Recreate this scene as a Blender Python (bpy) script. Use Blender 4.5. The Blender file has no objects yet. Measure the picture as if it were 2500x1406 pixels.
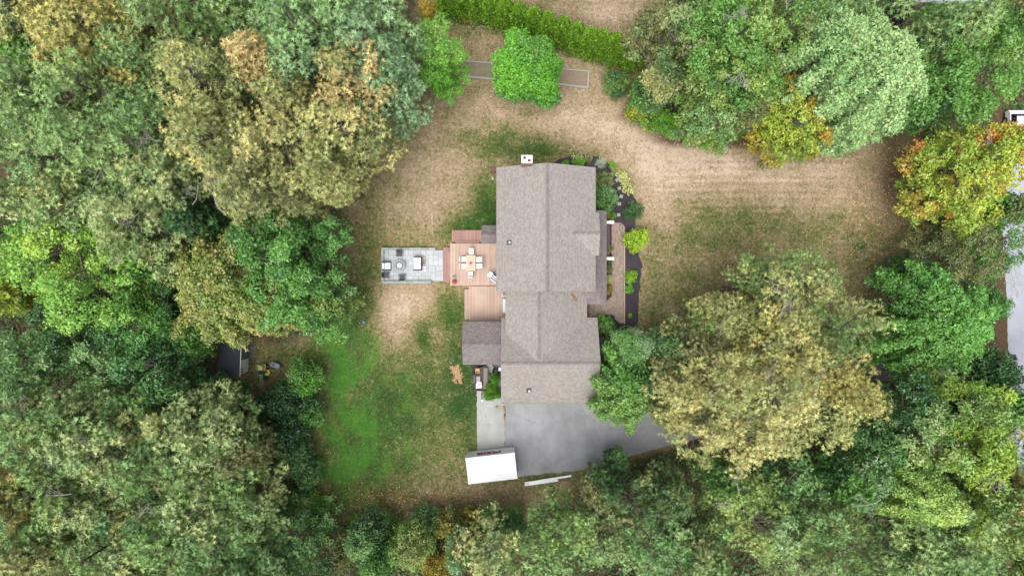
import bpy, math, random
import numpy as np
from mathutils import Vector
rad = math.radians
sc = bpy.context.scene
COL = sc.collection
# ------------------------------------------------------------------ camera
H = 62.0            # drone height (m)
S = 0.04            # metres per photograph pixel at ground level
cam_d = bpy.data.cameras.new('camera')
cam = bpy.data.objects.new('camera', cam_d); COL.objects.link(cam)
cam.location = (0, 0, H); cam.rotation_euler = (0, 0, 0)
cam_d.sensor_fit = 'HORIZONTAL'
cam_d.angle = 2 * math.atan(50.0 / H)
cam_d.clip_start = 1; cam_d.clip_end = 600
sc.camera = cam
# ------------------------------------------------------------------ world (overcast daylight)
SUN_EL, SUN_AZ = 72.0, 205.0
w = bpy.data.worlds.new('World'); sc.world = w; w.use_nodes = True
nt = w.node_tree; nt.nodes.clear()
sky = nt.nodes.new('ShaderNodeTexSky'); sky.sky_type = 'NISHITA'; sky.sun_disc = False
sky.sun_elevation = rad(SUN_EL); sky.sun_rotation = rad(SUN_AZ)
sky.air_density = 1.0; sky.dust_density = 3.0; sky.ozone_density = 1.0
hs = nt.nodes.new('ShaderNodeHueSaturation'); hs.inputs['Saturation'].default_value = 0.22
bg = nt.nodes.new('ShaderNodeBackground'); bg.inputs['Strength'].default_value = 0.085
wo = nt.nodes.new('ShaderNodeOutputWorld')
nt.links.new(sky.outputs[0], hs.inputs['Color']); nt.links.new(hs.outputs[0], bg.inputs[0]); nt.links.new(bg.outputs[0], wo.inputs[0])
sun_d = bpy.data.lights.new('sun', 'SUN'); sun_d.energy = 1.5; sun_d.angle = rad(50); sun_d.color = (1, .965, .91)
sun = bpy.data.objects.new('sun', sun_d); COL.objects.link(sun)
sun.rotation_euler = (rad(90 - SUN_EL), 0, rad(180 - SUN_AZ))
sc.view_settings.view_transform = 'Standard'; sc.view_settings.look = 'None'
sc.view_settings.gamma = 1; sc.view_settings.use_curve_mapping = False
sc.view_settings.exposure = 1.52
sc.render.engine = 'CYCLES'
sc.cycles.max_bounces = 5; sc.cycles.diffuse_bounces = 3; sc.cycles.transmission_bounces = 3; sc.cycles.glossy_bounces = 2

# ------------------------------------------------------------------ helpers
def lin(c, k=1.0):
    out = []
    for v in c[:3]:
        v = v / 255.0
        out.append(k * (v / 12.92 if v <= .04045 else ((v + .055) / 1.055) ** 2.4))
    return tuple(out)
def L4(c, k=1.0): return lin(c, k) + (1.0,)
def P(px, py, z=0.0):
    s = S * (H - z) / H
    return ((px - 1250) * s, (703 - py) * s, z)
def G(px, py): return ((px - 1250) * S, (703 - py) * S)
def tag(o, label=None, cat=None, group=None, kind=None):
    if label: o['label'] = label
    if cat: o['category'] = cat
    if group: o['group'] = group
    if kind: o['kind'] = kind
    return o
def empty(name, loc, rz=0, label=None, cat=None, group=None):
    o = bpy.data.objects.new(name, None); COL.objects.link(o)
    o.location = loc; o.rotation_euler = (0, 0, rz); o.empty_display_size = .3
    return tag(o, label, cat, group)
def link(name, me, parent=None, loc=None, rz=None):
    o = bpy.data.objects.new(name, me); COL.objects.link(o)
    if parent: o.parent = parent
    if loc is not None: o.location = loc
    if rz is not None: o.rotation_euler = (0, 0, rz)
    return o
def copy_tree(o, parent=None):
    c = o.copy(); COL.objects.link(c); c.parent = parent
    for ch in list(o.children): copy_tree(ch, c)
    return c
class MB:
    """collects simple solids into one mesh"""
    def __init__(s): s.v = []; s.f = []; s.uv = []; s.m = []; s.c = []
    def add(s, vs, fs, mi=0, uvs=None, col=(1, 1, 1)):
        n = len(s.v); s.v += [tuple(v) for v in vs]; s.c += [col] * len(vs)
        for i, f in enumerate(fs):
            s.f.append([n + k for k in f]); s.m.append(mi)
            s.uv.append(uvs[i] if uvs else [(vs[k][0], vs[k][1]) for k in f])
        return s
    def box(s, c, d, rz=0, mi=0, taper=1.0, col=(1, 1, 1), rx=0, ry=0):
        hx, hy, hz = d[0] / 2, d[1] / 2, d[2] / 2
        pts = []
        for z, t in ((-hz, 1), (hz, taper)):
            for x, y in ((-hx, -hy), (hx, -hy), (hx, hy), (-hx, hy)): pts.append([x * t, y * t, z])
        cr, sr = math.cos(rz), math.sin(rz); cx, sx = math.cos(rx), math.sin(rx); cy, sy = math.cos(ry), math.sin(ry)
        out = []
        for x, y, z in pts:
            y, z = y * cx - z * sx, y * sx + z * cx
            x, z = x * cy + z * sy, -x * sy + z * cy
            out.append((c[0] + x * cr - y * sr, c[1] + x * sr + y * cr, c[2] + z))
        return s.add(out, [(3, 2, 1, 0), (4, 5, 6, 7), (0, 1, 5, 4), (1, 2, 6, 5), (2, 3, 7, 6), (3, 0, 4, 7)], mi, None, col)
    def cyl(s, p0, p1, r0, r1=None, n=12, mi=0, col=(1, 1, 1), cap=True):
        if r1 is None: r1 = r0
        p0, p1 = Vector(p0), Vector(p1); d = (p1 - p0).normalized()
        a = d.orthogonal().normalized(); b = d.cross(a)
        vs = []
        for p, r in ((p0, r0), (p1, r1)):
            for i in range(n):
                t = 2 * math.pi * i / n; vs.append(tuple(p + a * (r * math.cos(t)) + b * (r * math.sin(t))))
        fs = [(i, (i + 1) % n, n + (i + 1) % n, n + i) for i in range(n)]
        if cap: fs += [tuple(range(n - 1, -1, -1)), tuple(range(n, 2 * n))]
        return s.add(vs, fs, mi, None, col)
    def lathe(s, c, prof, n=20, mi=0, sx=1, sy=1):
        vs = []; k = len(prof)
        for r, z in prof:
            for i in range(n):
                t = 2 * math.pi * i / n; vs.append((c[0] + sx * r * math.cos(t), c[1] + sy * r * math.sin(t), c[2] + z))
        fs = []
        for j in range(k - 1):
            for i in range(n): fs.append((j * n + i, j * n + (i + 1) % n, (j + 1) * n + (i + 1) % n, (j + 1) * n + i))
        fs += [tuple(range(n - 1, -1, -1)), tuple(range((k - 1) * n, k * n))]
        return s.add(vs, fs, mi)
    def torus(s, c, R, r, n=24, m=8, mi=0):
        vs = []; fs = []
        for i in range(n):
            a = 2 * math.pi * i / n
            for j in range(m):
                b = 2 * math.pi * j / m
                vs.append((c[0] + (R + r * math.cos(b)) * math.cos(a), c[1] + (R + r * math.cos(b)) * math.sin(a), c[2] + r * math.sin(b)))
        for i in range(n):
            for j in range(m): fs.append((i * m + j, ((i + 1) % n) * m + j, ((i + 1) % n) * m + (j + 1) % m, i * m + (j + 1) % m))
        return s.add(vs, fs, mi)
    def prism(s, poly, z0, z1, mi=0):
        n = len(poly)
        vs = [(x, y, z0) for x, y in poly] + [(x, y, z1) for x, y in poly]
        return s.add(vs, [tuple(range(n - 1, -1, -1)), tuple(range(n, 2 * n))] + [(i, (i + 1) % n, n + (i + 1) % n, n + i) for i in range(n)], mi)
    def mesh(s, name, mats, smooth=False):
        me = bpy.data.meshes.new(name); me.from_pydata(s.v, [], s.f)
        if not isinstance(mats, (list, tuple)): mats = [mats]
        for m in mats: me.materials.append(m)
        me.polygons.foreach_set('material_index', s.m)
        uvl = me.uv_layers.new(name='UVMap')
        flat = [c for f in s.uv for p in f for c in p]; uvl.data.foreach_set('uv', flat)
        ca = me.color_attributes.new('col', 'FLOAT_COLOR', 'POINT')
        ca.data.foreach_set('color', [x for c in s.c for x in (c[0], c[1], c[2], 1)])
        if smooth: me.polygons.foreach_set('use_smooth', [True] * len(s.f))
        me.update(); return me
    def build(s, name, mats, parent=None, loc=None, rz=None, smooth=False):
        return link(name, s.mesh(name, mats, smooth), parent, loc, rz)

# ------------------------------------------------------------------ materials
def newmat(name):
    m = bpy.data.materials.new(name); m.use_nodes = True
    return m, m.node_tree, m.node_tree.nodes['Principled BSDF']
def ramp(nt, stops):
    r = nt.nodes.new('ShaderNodeValToRGB'); e = r.color_ramp.elements
    while len(e) > 1: e.remove(e[-1])
    e[0].position = stops[0][0]; e[0].color = stops[0][1]
    for p, c in stops[1:]:
        x = e.new(p); x.color = c
    return r
def noise(nt, scale, detail=4, rough=.6, vec=None, dim='3D'):
    n = nt.nodes.new('ShaderNodeTexNoise'); n.inputs['Scale'].default_value = scale
    n.inputs['Detail'].default_value = detail; n.inputs['Roughness'].default_value = rough
    if vec is not None: nt.links.new(vec, n.inputs['Vector'])
    return n
def coords(nt, kind='Object'):
    t = nt.nodes.new('ShaderNodeTexCoord'); return t.outputs[kind]
def worldpos(nt):
    g = nt.nodes.new('ShaderNodeNewGeometry'); return g.outputs['Position']
def mixc(nt, a, b, fac, mode='MIX'):
    m = nt.nodes.new('ShaderNodeMix'); m.data_type = 'RGBA'; m.blend_type = mode
    for sock, v in ((m.inputs[0], fac), (m.inputs[6], a), (m.inputs[7], b)):
        if hasattr(v, 'links'): nt.links.new(v, sock)
        else: sock.default_value = v
    return m.outputs[2]
def mth(nt, op, a, b=None, c=None):
    m = nt.nodes.new('ShaderNodeMath'); m.operation = op
    for i, v in enumerate((a, b, c)):
        if v is None: continue
        if hasattr(v, 'links'): nt.links.new(v, m.inputs[i])
        else: m.inputs[i].default_value = v
    return m.outputs[0]
def bump(nt, bsdf, h, strength=.3, dist=.02):
    b = nt.nodes.new('ShaderNodeBump'); b.inputs['Strength'].default_value = strength; b.inputs['Distance'].default_value = dist
    nt.links.new(h, b.inputs['Height']); nt.links.new(b.outputs[0], bsdf.inputs['Normal'])
K = 0.62     # photo colour -> albedo
def paint(name, c, rough=.6, metal=0, k=K, var=.25, scale=6, attr=False):
    m, nt, b = newmat(name)
    pos = worldpos(nt); n = noise(nt, scale, 5, .65, pos); n2 = noise(nt, scale * 9, 3, .6, pos)
    a = mixc(nt, L4(c, k * (1 - var)), L4(c, k * (1 + var * .6)), n.outputs[0])
    a = mixc(nt, a, L4(c, k * (1 - var * 1.5)), mth(nt, 'MULTIPLY', mth(nt, 'GREATER_THAN', n2.outputs[0], .62), .35))
    if attr:
        at = nt.nodes.new('ShaderNodeAttribute'); at.attribute_name = 'col'
        a = mixc(nt, a, at.outputs['Color'], 1.0, 'MULTIPLY')
    nt.links.new(a, b.inputs['Base Color'])
    b.inputs['Roughness'].default_value = rough; b.inputs['Metallic'].default_value = metal
    bump(nt, b, n2.outputs[0], .15, .01)
    return m
M = {}
M['white'] = paint('white_paint', (238, 238, 240), .45, var=.05, k=.85)
M['container'] = paint('container_white', (240, 240, 243), .6, var=.10, k=.68, scale=1.5)
M['offwhite'] = paint('off_white', (222, 222, 214), .8, var=.10, k=.8)
M['cushion'] = paint('white_cushion', (238, 238, 246), .9, var=.06, k=.8)
M['charcoal'] = paint('charcoal', (72, 74, 84), .7, var=.2)
M['black'] = paint('black_plastic', (26, 27, 32), .5, var=.2)
M['navy'] = paint('dark_glass', (22, 28, 66), .2, var=.1)
M['steel'] = paint('steel', (180, 190, 205), .35, .6, var=.12)
M['tractor_green'] = paint('green_enamel', (28, 130, 50), .3, var=.08)
M['tractor_yellow'] = paint('yellow_enamel', (245, 205, 30), .4, var=.06)
M['tank_grey'] = paint('grey_tank', (140, 148, 165), .5, var=.1)
M['red'] = paint('red_cap', (170, 50, 50), .5, var=.1)
M['terracotta'] = paint('terracotta', (225, 115, 75), .8, var=.2)
M['gutter'] = paint('gutter', (150, 142, 136), .7, var=.1)
M['brick'] = paint('brick', (168, 135, 125), .9, var=.2, scale=12)
M['siding'] = paint('siding', (196, 190, 182), .7, var=.06)
M['trim'] = paint('trim', (225, 222, 218), .6, var=.05, k=.75)
M['stone'] = paint('paver_stone', (200, 205, 208), .85, var=.14, scale=3, attr=True)
M['capstone'] = paint('cap_stone', (172, 180, 178), .85, var=.2, scale=5, attr=True)
M['step_stone'] = paint('step_stone', (172, 170, 162), .9, var=.15)
M['timber_grey'] = paint('grey_timber', (178, 172, 165), .85, var=.22, scale=7)
M['bark'] = paint('bark', (118, 108, 100), .95, var=.35, scale=3)
M['dead'] = paint('bare_wood', (170, 166, 160), .9, var=.2, scale=5)
M['tan_box'] = paint('cardboard', (222, 182, 135), .9, var=.12)
M['wood_dark'] = paint('dark_wood', (98, 84, 80), .85, var=.3, scale=5, attr=True)
M['wood_grey'] = paint('weathered_wood', (128, 122, 116), .9, var=.3, scale=5, attr=True)
M['table_top'] = paint('table_tile', (228, 200, 178), .6, var=.06)
M['pink'] = paint('pink_flower', (235, 90, 120), .7, var=.1)
M['blue'] = paint('blue_glaze', (110, 165, 215), .3, var=.1)
M['pale_blue'] = paint('pale_blue_paint', (205, 225, 230), .6, var=.05, k=.75)
M['teal'] = paint('teal_paint', (100, 138, 130), .6, var=.12)
M['brown_door'] = paint('brown_step', (128, 92, 84), .8, var=.15)
M['plum'] = paint('plum_boards', (108, 80, 88), .8, var=.12, attr=True)
M['char'] = paint('shed_felt', (62, 66, 80), .9, var=.2, scale=4)
M['cream'] = paint('cream', (205, 195, 175), .9, var=.2)
M['redletter'] = paint('red_print', (176, 30, 66), .5, var=.04)
M['straw'] = paint('straw', (196, 164, 120), .95, var=.3, scale=12, attr=True)

def deck_mat(name, c):
    m, nt, b = newmat(name); pos = coords(nt, 'Object')
    at = nt.nodes.new('ShaderNodeObjectInfo')
    mp = nt.nodes.new('ShaderNodeMapping'); mp.inputs['Scale'].default_value = (14, 1.2, 4)
    nt.links.new(pos, mp.inputs['Vector']); n = noise(nt, 1, 5, .7, mp.outputs[0]); wv = noise(nt, .7, 3, .6, worldpos(nt))
    r = ramp(nt, [(0, L4(c, K * .8)), (1, L4(c, K * 1.14))]); nt.links.new(at.outputs['Random'], r.inputs[0])
    a = mixc(nt, r.outputs[0], L4((c[0] * .8, c[1] * .78, c[2] * .78), K), mth(nt, 'MULTIPLY', n.outputs[0], .5))
    a = mixc(nt, a, L4((c[0] + 20, c[1] + 26, c[2] + 26), K), mth(nt, 'MULTIPLY', mth(nt, 'SUBTRACT', wv.outputs[0], .4), 1.2))
    nt.links.new(a, b.inputs['Base Color']); b.inputs['Roughness'].default_value = .7; bump(nt, b, n.outputs[0], .2, .005)
    return m
M['deck'] = deck_mat('deck_boards', (210, 180, 162))
M['deck_red'] = deck_mat('deck_boards_red', (182, 140, 128))

def shingles(name, dark, mid, light, k=K):
    m, nt, b = newmat(name); uv = coords(nt, 'UV')
    br = nt.nodes.new('ShaderNodeTexBrick'); nt.links.new(uv, br.inputs['Vector'])
    br.inputs['Scale'].default_value = 1; br.inputs['Brick Width'].default_value = .19; br.inputs['Row Height'].default_value = .145
    br.inputs['Mortar Size'].default_value = .016; br.inputs['Mortar Smooth'].default_value = .3; br.offset = .37
    br.inputs['Color1'].default_value = (0, 0, 0, 1); br.inputs['Color2'].default_value = (1, 1, 1, 1); br.inputs['Mortar'].default_value = (.3, .3, .3, 1)
    br.inputs['Bias'].default_value = 0
    r = ramp(nt, [(.15, L4(dark, k)), (.42, L4(mid, k)), (.75, L4(light, k)), (1, L4(tuple(min(255, v + 14) for v in light), k))])
    n = noise(nt, 9, 3, .7, uv); n3 = noise(nt, .35, 4, .6, worldpos(nt)); n4 = noise(nt, 3.2, 4, .7, worldpos(nt))
    s = mth(nt, 'ADD', mth(nt, 'MULTIPLY', br.outputs['Color'], .42), mth(nt, 'MULTIPLY', n.outputs[0], .58))
    nt.links.new(s, r.inputs[0])
    a = mixc(nt, r.outputs[0], L4((95, 88, 86), k), mth(nt, 'MULTIPLY', br.outputs['Fac'], .3))
    # pink-tinted shingles, and broad fading of the granules
    a = mixc(nt, a, L4((180, 158, 148), k), mth(nt, 'MULTIPLY', mth(nt, 'GREATER_THAN', n4.outputs[0], .58), .22))
    a = mixc(nt, a, L4((120, 112, 110), k), mth(nt, 'MULTIPLY', n3.outputs[0], .32))
    nt.links.new(a, b.inputs['Base Color']); b.inputs['Roughness'].default_value = .92
    h = mth(nt, 'SUBTRACT', n.outputs[0], br.outputs['Fac']); bump(nt, b, h, .12, .01)
    return m
M['roof'] = shingles('asphalt_shingles', (134, 129, 125), (165, 159, 154), (190, 184, 178))
M['ridge'] = shingles('ridge_shingles', (122, 116, 113), (148, 142, 138), (168, 162, 157))
M['roof_dark'] = shingles('asphalt_shingles_small', (98, 92, 98), (134, 126, 128), (160, 152, 150))

# ground
CLEAR = [(1035, -60), (1600, -60), (1620, 120), (1500, 290), (1640, 345), (1850, 355), (2000, 350), (2100, 285), (2240, 290), (2250, 560), (2190, 700), (2180, 900), (1650, 900),
         (1650, 1085), (1430, 1150), (1350, 1240), (1290, 1262), (1100, 1262), (950, 1285), (800, 1270), (755, 1180), (765, 950), (690, 900), (640, 960), (560, 960), (580, 840), (700, 850), (820, 790),
         (835, 620), (790, 520), (900, 400), (1000, 260)]
CP = np.array([G(*p) for p in CLEAR])
def sdist(pts, poly=CP):
    """signed distance, positive outside"""
    pts = np.asarray(pts, float); d = np.full(len(pts), 1e9); ins = np.zeros(len(pts), bool)
    n = len(poly)
    for i in range(n):
        a, b = poly[i], poly[(i + 1) % n]; ab = b - a; ap = pts - a
        t = np.clip((ap @ ab) / (ab @ ab), 0, 1); q = ap - t[:, None] * ab
        d = np.minimum(d, np.hypot(q[:, 0], q[:, 1]))
        c = ((a[1] > pts[:, 1]) != (b[1] > pts[:, 1])) & (pts[:, 0] < (b[0] - a[0]) * (pts[:, 1] - a[1]) / (b[1] - a[1] + 1e-12) + a[0])
        ins ^= c
    return np.where(ins, -d, d)
DRY = [  # px, py, rx, ry, weight (+ pale/dry, - green)
 (1480, 320, 190, 45, .34), (1390, 270, 140, 50, .22), (1650, 370, 130, 50, .38), (1850, 420, 260, 65, .34), (1600, 470, 60, 110, .3), (2080, 480, 120, 60, .12),
 (1080, 340, 130, 110, .13), (1060, 450, 90, 90, .13), (965, 780, 62, 85, .36), (1010, 730, 70, 40, .2), (1080, 830, 35, 60, .28), (1480, 25, 110, 50, .35), (1180, 110, 90, 60, .12), (1430, 160, 80, 60, .2),
 (1100, 700, 60, 30, .18), (1040, 520, 80, 40, .15), (1110, 1060, 70, 60, .10), (1250, 250, 120, 40, .12), (1700, 640, 160, 40, .04),
 (1900, 560, 260, 45, -.10), (1720, 620, 150, 60, -.06), (1780, 530, 100, 30, -.14), (2120, 640, 100, 120, -.06), (1640, 700, 90, 120, -.10), (1230, 340, 140, 30, -.30), (1310, 372, 130, 24, -.28), (1190, 500, 36, 70, -.42),
 (1160, 545, 60, 35, -.34), (1110, 560, 60, 30, -.18), (1090, 770, 26, 90, -.34), (1035, 820, 30, 50, -.34), (1140, 900, 40, 110, -.40), (1120, 760, 60, 90, -.12), (900, 650, 40, 120, -.2), (860, 800, 60, 100, -.34), (1000, 950, 160, 130, -.22),
 (900, 1100, 160, 170, -.34), (1130, 1010, 60, 120, -.24), (1050, 1210, 230, 45, .10), (950, 1000, 60, 50, -.1), (1300, 1165, 120, 12, -.25), (700, 870, 120, 40, -.18), (1210, 70, 120, 22, -.25), (1290, 275, 30, 14, -.3), (2107, 600, 14, 12, -.35), (1560, 620, 20, 60, .1)]
LUSH = [(842, 1000, 82, 200, 1.1), (860, 880, 95, 50, .75), (910, 1110, 90, 100, .7), (1010, 955, 50, 50, .45), (1020, 1090, 35, 50, .25), (1160, 545, 50, 28, .45), (1200, 480, 16, 70, .45), (1300, 375, 120, 18, .25), (1150, 885, 26, 26, .4), (800, 1170, 40, 110, .7), (1163, 1080, 8, 30, .6), (800, 800, 60, 60, .5)]
gx = np.concatenate([np.linspace(-260, -60, 12)[:-1], np.arange(-60, 60.01, .3), np.linspace(60, 260, 12)[1:]])
gy = np.concatenate([np.linspace(-240, -36, 12)[:-1], np.arange(-36, 36.01, .3), np.linspace(36, 240, 12)[1:]])
def zones(pts):
    px = pts[:, 0] / S + 1250; py = 703 - pts[:, 1] / S
    dry = np.full(len(pts), .50); lush = np.zeros(len(pts))
    for x, y, rx, ry, wt in DRY: dry += wt * np.exp(-((px - x) / rx) ** 2 - ((py - y) / ry) ** 2)
    for x, y, rx, ry, wt in LUSH: lush += wt * np.exp(-((px - x) / rx) ** 2 - ((py - y) / ry) ** 2)
    mow = np.exp(-((px - 1850) / 260) ** 4 - ((py - 430) / 110) ** 4); dry += .10 * mow * np.sin(py * 6.2832 / 19 + .6 * np.sin(px / 70))
    lush *= .72 + .5 * np.sin(px / 23 + 2 * np.sin(py / 37)) * np.sin(py / 31 + 1.3 * np.sin(px / 29))
    lush += lush * .25 * np.sin(px * 6.2832 / 26 + .5 * np.sin(py / 50))
    d = sdist(pts); litter = np.clip(.45 + d / 2.2, 0, 1)
    # leaf litter creeping out from under the eastern maples
    litter += .75 * np.exp(-((px - 2190) / 60) ** 2 - ((py - 420) / 170) ** 2) + .5 * np.exp(-((px - 1700) / 260) ** 2 - ((py - 345) / 22) ** 2) + .2 * np.exp(-((px - 650) / 40) ** 2 - ((py - 930) / 40) ** 2) + .5 * np.exp(-((px - 1500) / 120) ** 2 - ((py - 1190) / 25) ** 2)
    return np.clip(dry, 0, 1), np.clip(lush, 0, 1), np.clip(litter, 0, 1)
X, Y = np.meshgrid(gx, gy); gp = np.stack([X.ravel(), Y.ravel()], 1)
zr_, zl_, zt_ = zones(gp)
nx, ny = len(gx), len(gy)
me = bpy.data.meshes.new('ground'); me.vertices.add(nx * ny)
co = np.zeros((nx * ny, 3), np.float32); co[:, :2] = gp; me.vertices.foreach_set('co', co.ravel())
ii, jj = np.meshgrid(np.arange(nx - 1), np.arange(ny - 1)); a = (jj * nx + ii).ravel()
quads = np.stack([a, a + 1, a + nx + 1, a + nx], 1).astype(np.int32)
me.loops.add(quads.size); me.loops.foreach_set('vertex_index', quads.ravel()); me.polygons.add(len(quads)); me.polygons.foreach_set('loop_start', np.arange(0, quads.size, 4, dtype=np.int32))
me.update(calc_edges=True)
ca = me.color_attributes.new('zone', 'FLOAT_COLOR', 'POINT'); cc = np.ones((nx * ny, 4), np.float32); cc[:, 0] = zr_; cc[:, 1] = zl_; cc[:, 2] = zt_; ca.data.foreach_set('color', cc.ravel())
GK = .63
GRASS_STOPS = [(0, (52, 84, 38)), (.22, (84, 104, 50)), (.42, (126, 124, 76)), (.60, (168, 148, 116)), (.80, (184, 162, 134)), (1, (214, 194, 172))]
def ground_mat():
    m, nt, b = newmat('ground_grass'); pos = worldpos(nt)
    at = nt.nodes.new('ShaderNodeAttribute'); at.attribute_name = 'zone'
    sep = nt.nodes.new('ShaderNodeSeparateColor'); nt.links.new(at.outputs['Color'], sep.inputs[0])
    mp = nt.nodes.new('ShaderNodeMapping'); mp.inputs['Scale'].default_value = (1, 2.6, 1); nt.links.new(pos, mp.inputs['Vector'])
    n0 = noise(nt, .55, 5, .65, pos); n1 = noise(nt, 3.4, 6, .75, pos); n2 = noise(nt, 11, 3, .7, pos); n3 = noise(nt, 2.2, 3, .6, mp.outputs[0])
    t = mth(nt, 'ADD', sep.outputs[0], mth(nt, 'MULTIPLY', mth(nt, 'SUBTRACT', n0.outputs[0], .5), .8))
    t = mth(nt, 'ADD', t, mth(nt, 'MULTIPLY', mth(nt, 'SUBTRACT', n1.outputs[0], .5), 1.5))
    t = mth(nt, 'ADD', t, mth(nt, 'MULTIPLY', mth(nt, 'SUBTRACT', n2.outputs[0], .5), 1.0))
    t = mth(nt, 'ADD', t, mth(nt, 'MULTIPLY', mth(nt, 'SUBTRACT', n3.outputs[0], .5), .3))
    r = ramp(nt, [(p, L4(c, GK)) for p, c in GRASS_STOPS]); nt.links.new(t, r.inputs[0])
    lr = ramp(nt, [(.25, L4((44, 92, 36), GK)), (.5, L4((70, 126, 46), GK)), (.75, L4((122, 158, 62), GK))]); 
    nt.links.new(mth(nt, 'ADD', mth(nt, 'MULTIPLY', n1.outputs[0], .6), mth(nt, 'MULTIPLY', n0.outputs[0], .4)), lr.inputs[0])
    lf = nt.nodes.new('ShaderNodeMapRange'); nt.links.new(mth(nt, 'ADD', sep.outputs[1], mth(nt, 'MULTIPLY', mth(nt, 'SUBTRACT', n0.outputs[0], .5), .9)), lf.inputs[0])
    lf.inputs[1].default_value = .2; lf.inputs[2].default_value = .95; lf.inputs[4].default_value = .92
    a = mixc(nt, r.outputs[0], lr.outputs[0], lf.outputs[0])
    br = ramp(nt, [(.3, L4((50, 42, 34), GK)), (.5, L4((98, 80, 62), GK)), (.68, L4((146, 118, 92), GK))]); nt.links.new(mth(nt, 'ADD', mth(nt, 'MULTIPLY', n2.outputs[0], .55), mth(nt, 'MULTIPLY', n1.outputs[0], .45)), br.inputs[0])
    bf = nt.nodes.new('ShaderNodeMapRange'); nt.links.new(mth(nt, 'ADD', sep.outputs[2], mth(nt, 'MULTIPLY', mth(nt, 'SUBTRACT', n1.outputs[0], .5), .8)), bf.inputs[0])
    bf.inputs[1].default_value = .3; bf.inputs[2].default_value = .9; bf.inputs[4].default_value = .95
    a = mixc(nt, a, br.outputs[0], bf.outputs[0])
    nt.links.new(a, b.inputs['Base Color']); b.inputs['Roughness'].default_value = 1; b.inputs['Specular IOR Level'].default_value = .1
    bump(nt, b, mth(nt, 'ADD', n2.outputs[0], n1.outputs[0]), .7, .06)
    return m
me.materials.append(ground_mat())
tag(link('ground', me), kind='structure')

# ------------------------------------------------------------------ foliage machinery
def leafmat():
    m, nt, b = newmat('foliage'); nt.nodes.remove(b)
    at = nt.nodes.new('ShaderNodeAttribute'); at.attribute_name = 'col'
    d = nt.nodes.new('ShaderNodeBsdfDiffuse'); t = nt.nodes.new('ShaderNodeBsdfTranslucent'); g = nt.nodes.new('ShaderNodeBsdfGlossy'); g.inputs['Roughness'].default_value = .45; g.inputs[0].default_value = (.9, .95, 1, 1)
    x = nt.nodes.new('ShaderNodeMixShader'); x.inputs[0].default_value = .2; y = nt.nodes.new('ShaderNodeMixShader'); y.inputs[0].default_value = .035
    for n in (d, t): nt.links.new(at.outputs['Color'], n.inputs[0])
    nt.links.new(d.outputs[0], x.inputs[1]); nt.links.new(t.outputs[0], x.inputs[2]); nt.links.new(x.outputs[0], y.inputs[1]); nt.links.new(g.outputs[0], y.inputs[2])
    nt.links.new(y.outputs[0], nt.nodes['Material Output'].inputs[0]); return m
LEAF = leafmat()
def nrm(a): return a / np.maximum(np.linalg.norm(a, axis=-1, keepdims=True), 1e-9)
def leaf_mesh(name, c, d, n, L, Wd, col, tri=False, mat=None):
    """c centre/base, d length direction, n rough normal; all (N,3)"""
    c = np.asarray(c); N = len(c); s = nrm(np.cross(n, d)); L = L[:, None]; Wd = Wd[:, None]
    if tri: v = np.stack([c - s * Wd * .5, c + s * Wd * .5, c + d * L], 1)
    else:
        up = nrm(np.cross(d, s)) * L * .12
        v = np.stack([c - d * L * .5, c + s * Wd * .5 + up, c + d * L * .5, c - s * Wd * .5 + up], 1)
    k = v.shape[1]
    me = bpy.data.meshes.new(name); me.vertices.add(N * k); me.vertices.foreach_set('co', v.astype(np.float32).ravel())
    me.loops.add(N * k); me.loops.foreach_set('vertex_index', np.arange(N * k, dtype=np.int32)); me.polygons.add(N); me.polygons.foreach_set('loop_start', np.arange(0, N * k, k, dtype=np.int32))
    me.update(calc_edges=True)
    ca = me.color_attributes.new('col', 'FLOAT_COLOR', 'POINT'); cc = np.ones((N, k, 4), np.float32); cc[:, :, :3] = col[:, None, :]; ca.data.foreach_set('color', cc.ravel())
    me.materials.append(mat or LEAF); return me
def tube(mb, pts, r0, r1, n=5):
    m = len(pts)
    for i in range(m - 1):
        a = r0 + (r1 - r0) * i / (m - 1); b = r0 + (r1 - r0) * (i + 1) / (m - 1)
        mb.cyl(pts[i], pts[i + 1], max(a, .008), max(b, .006), n, cap=False)
LK = .92
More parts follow.
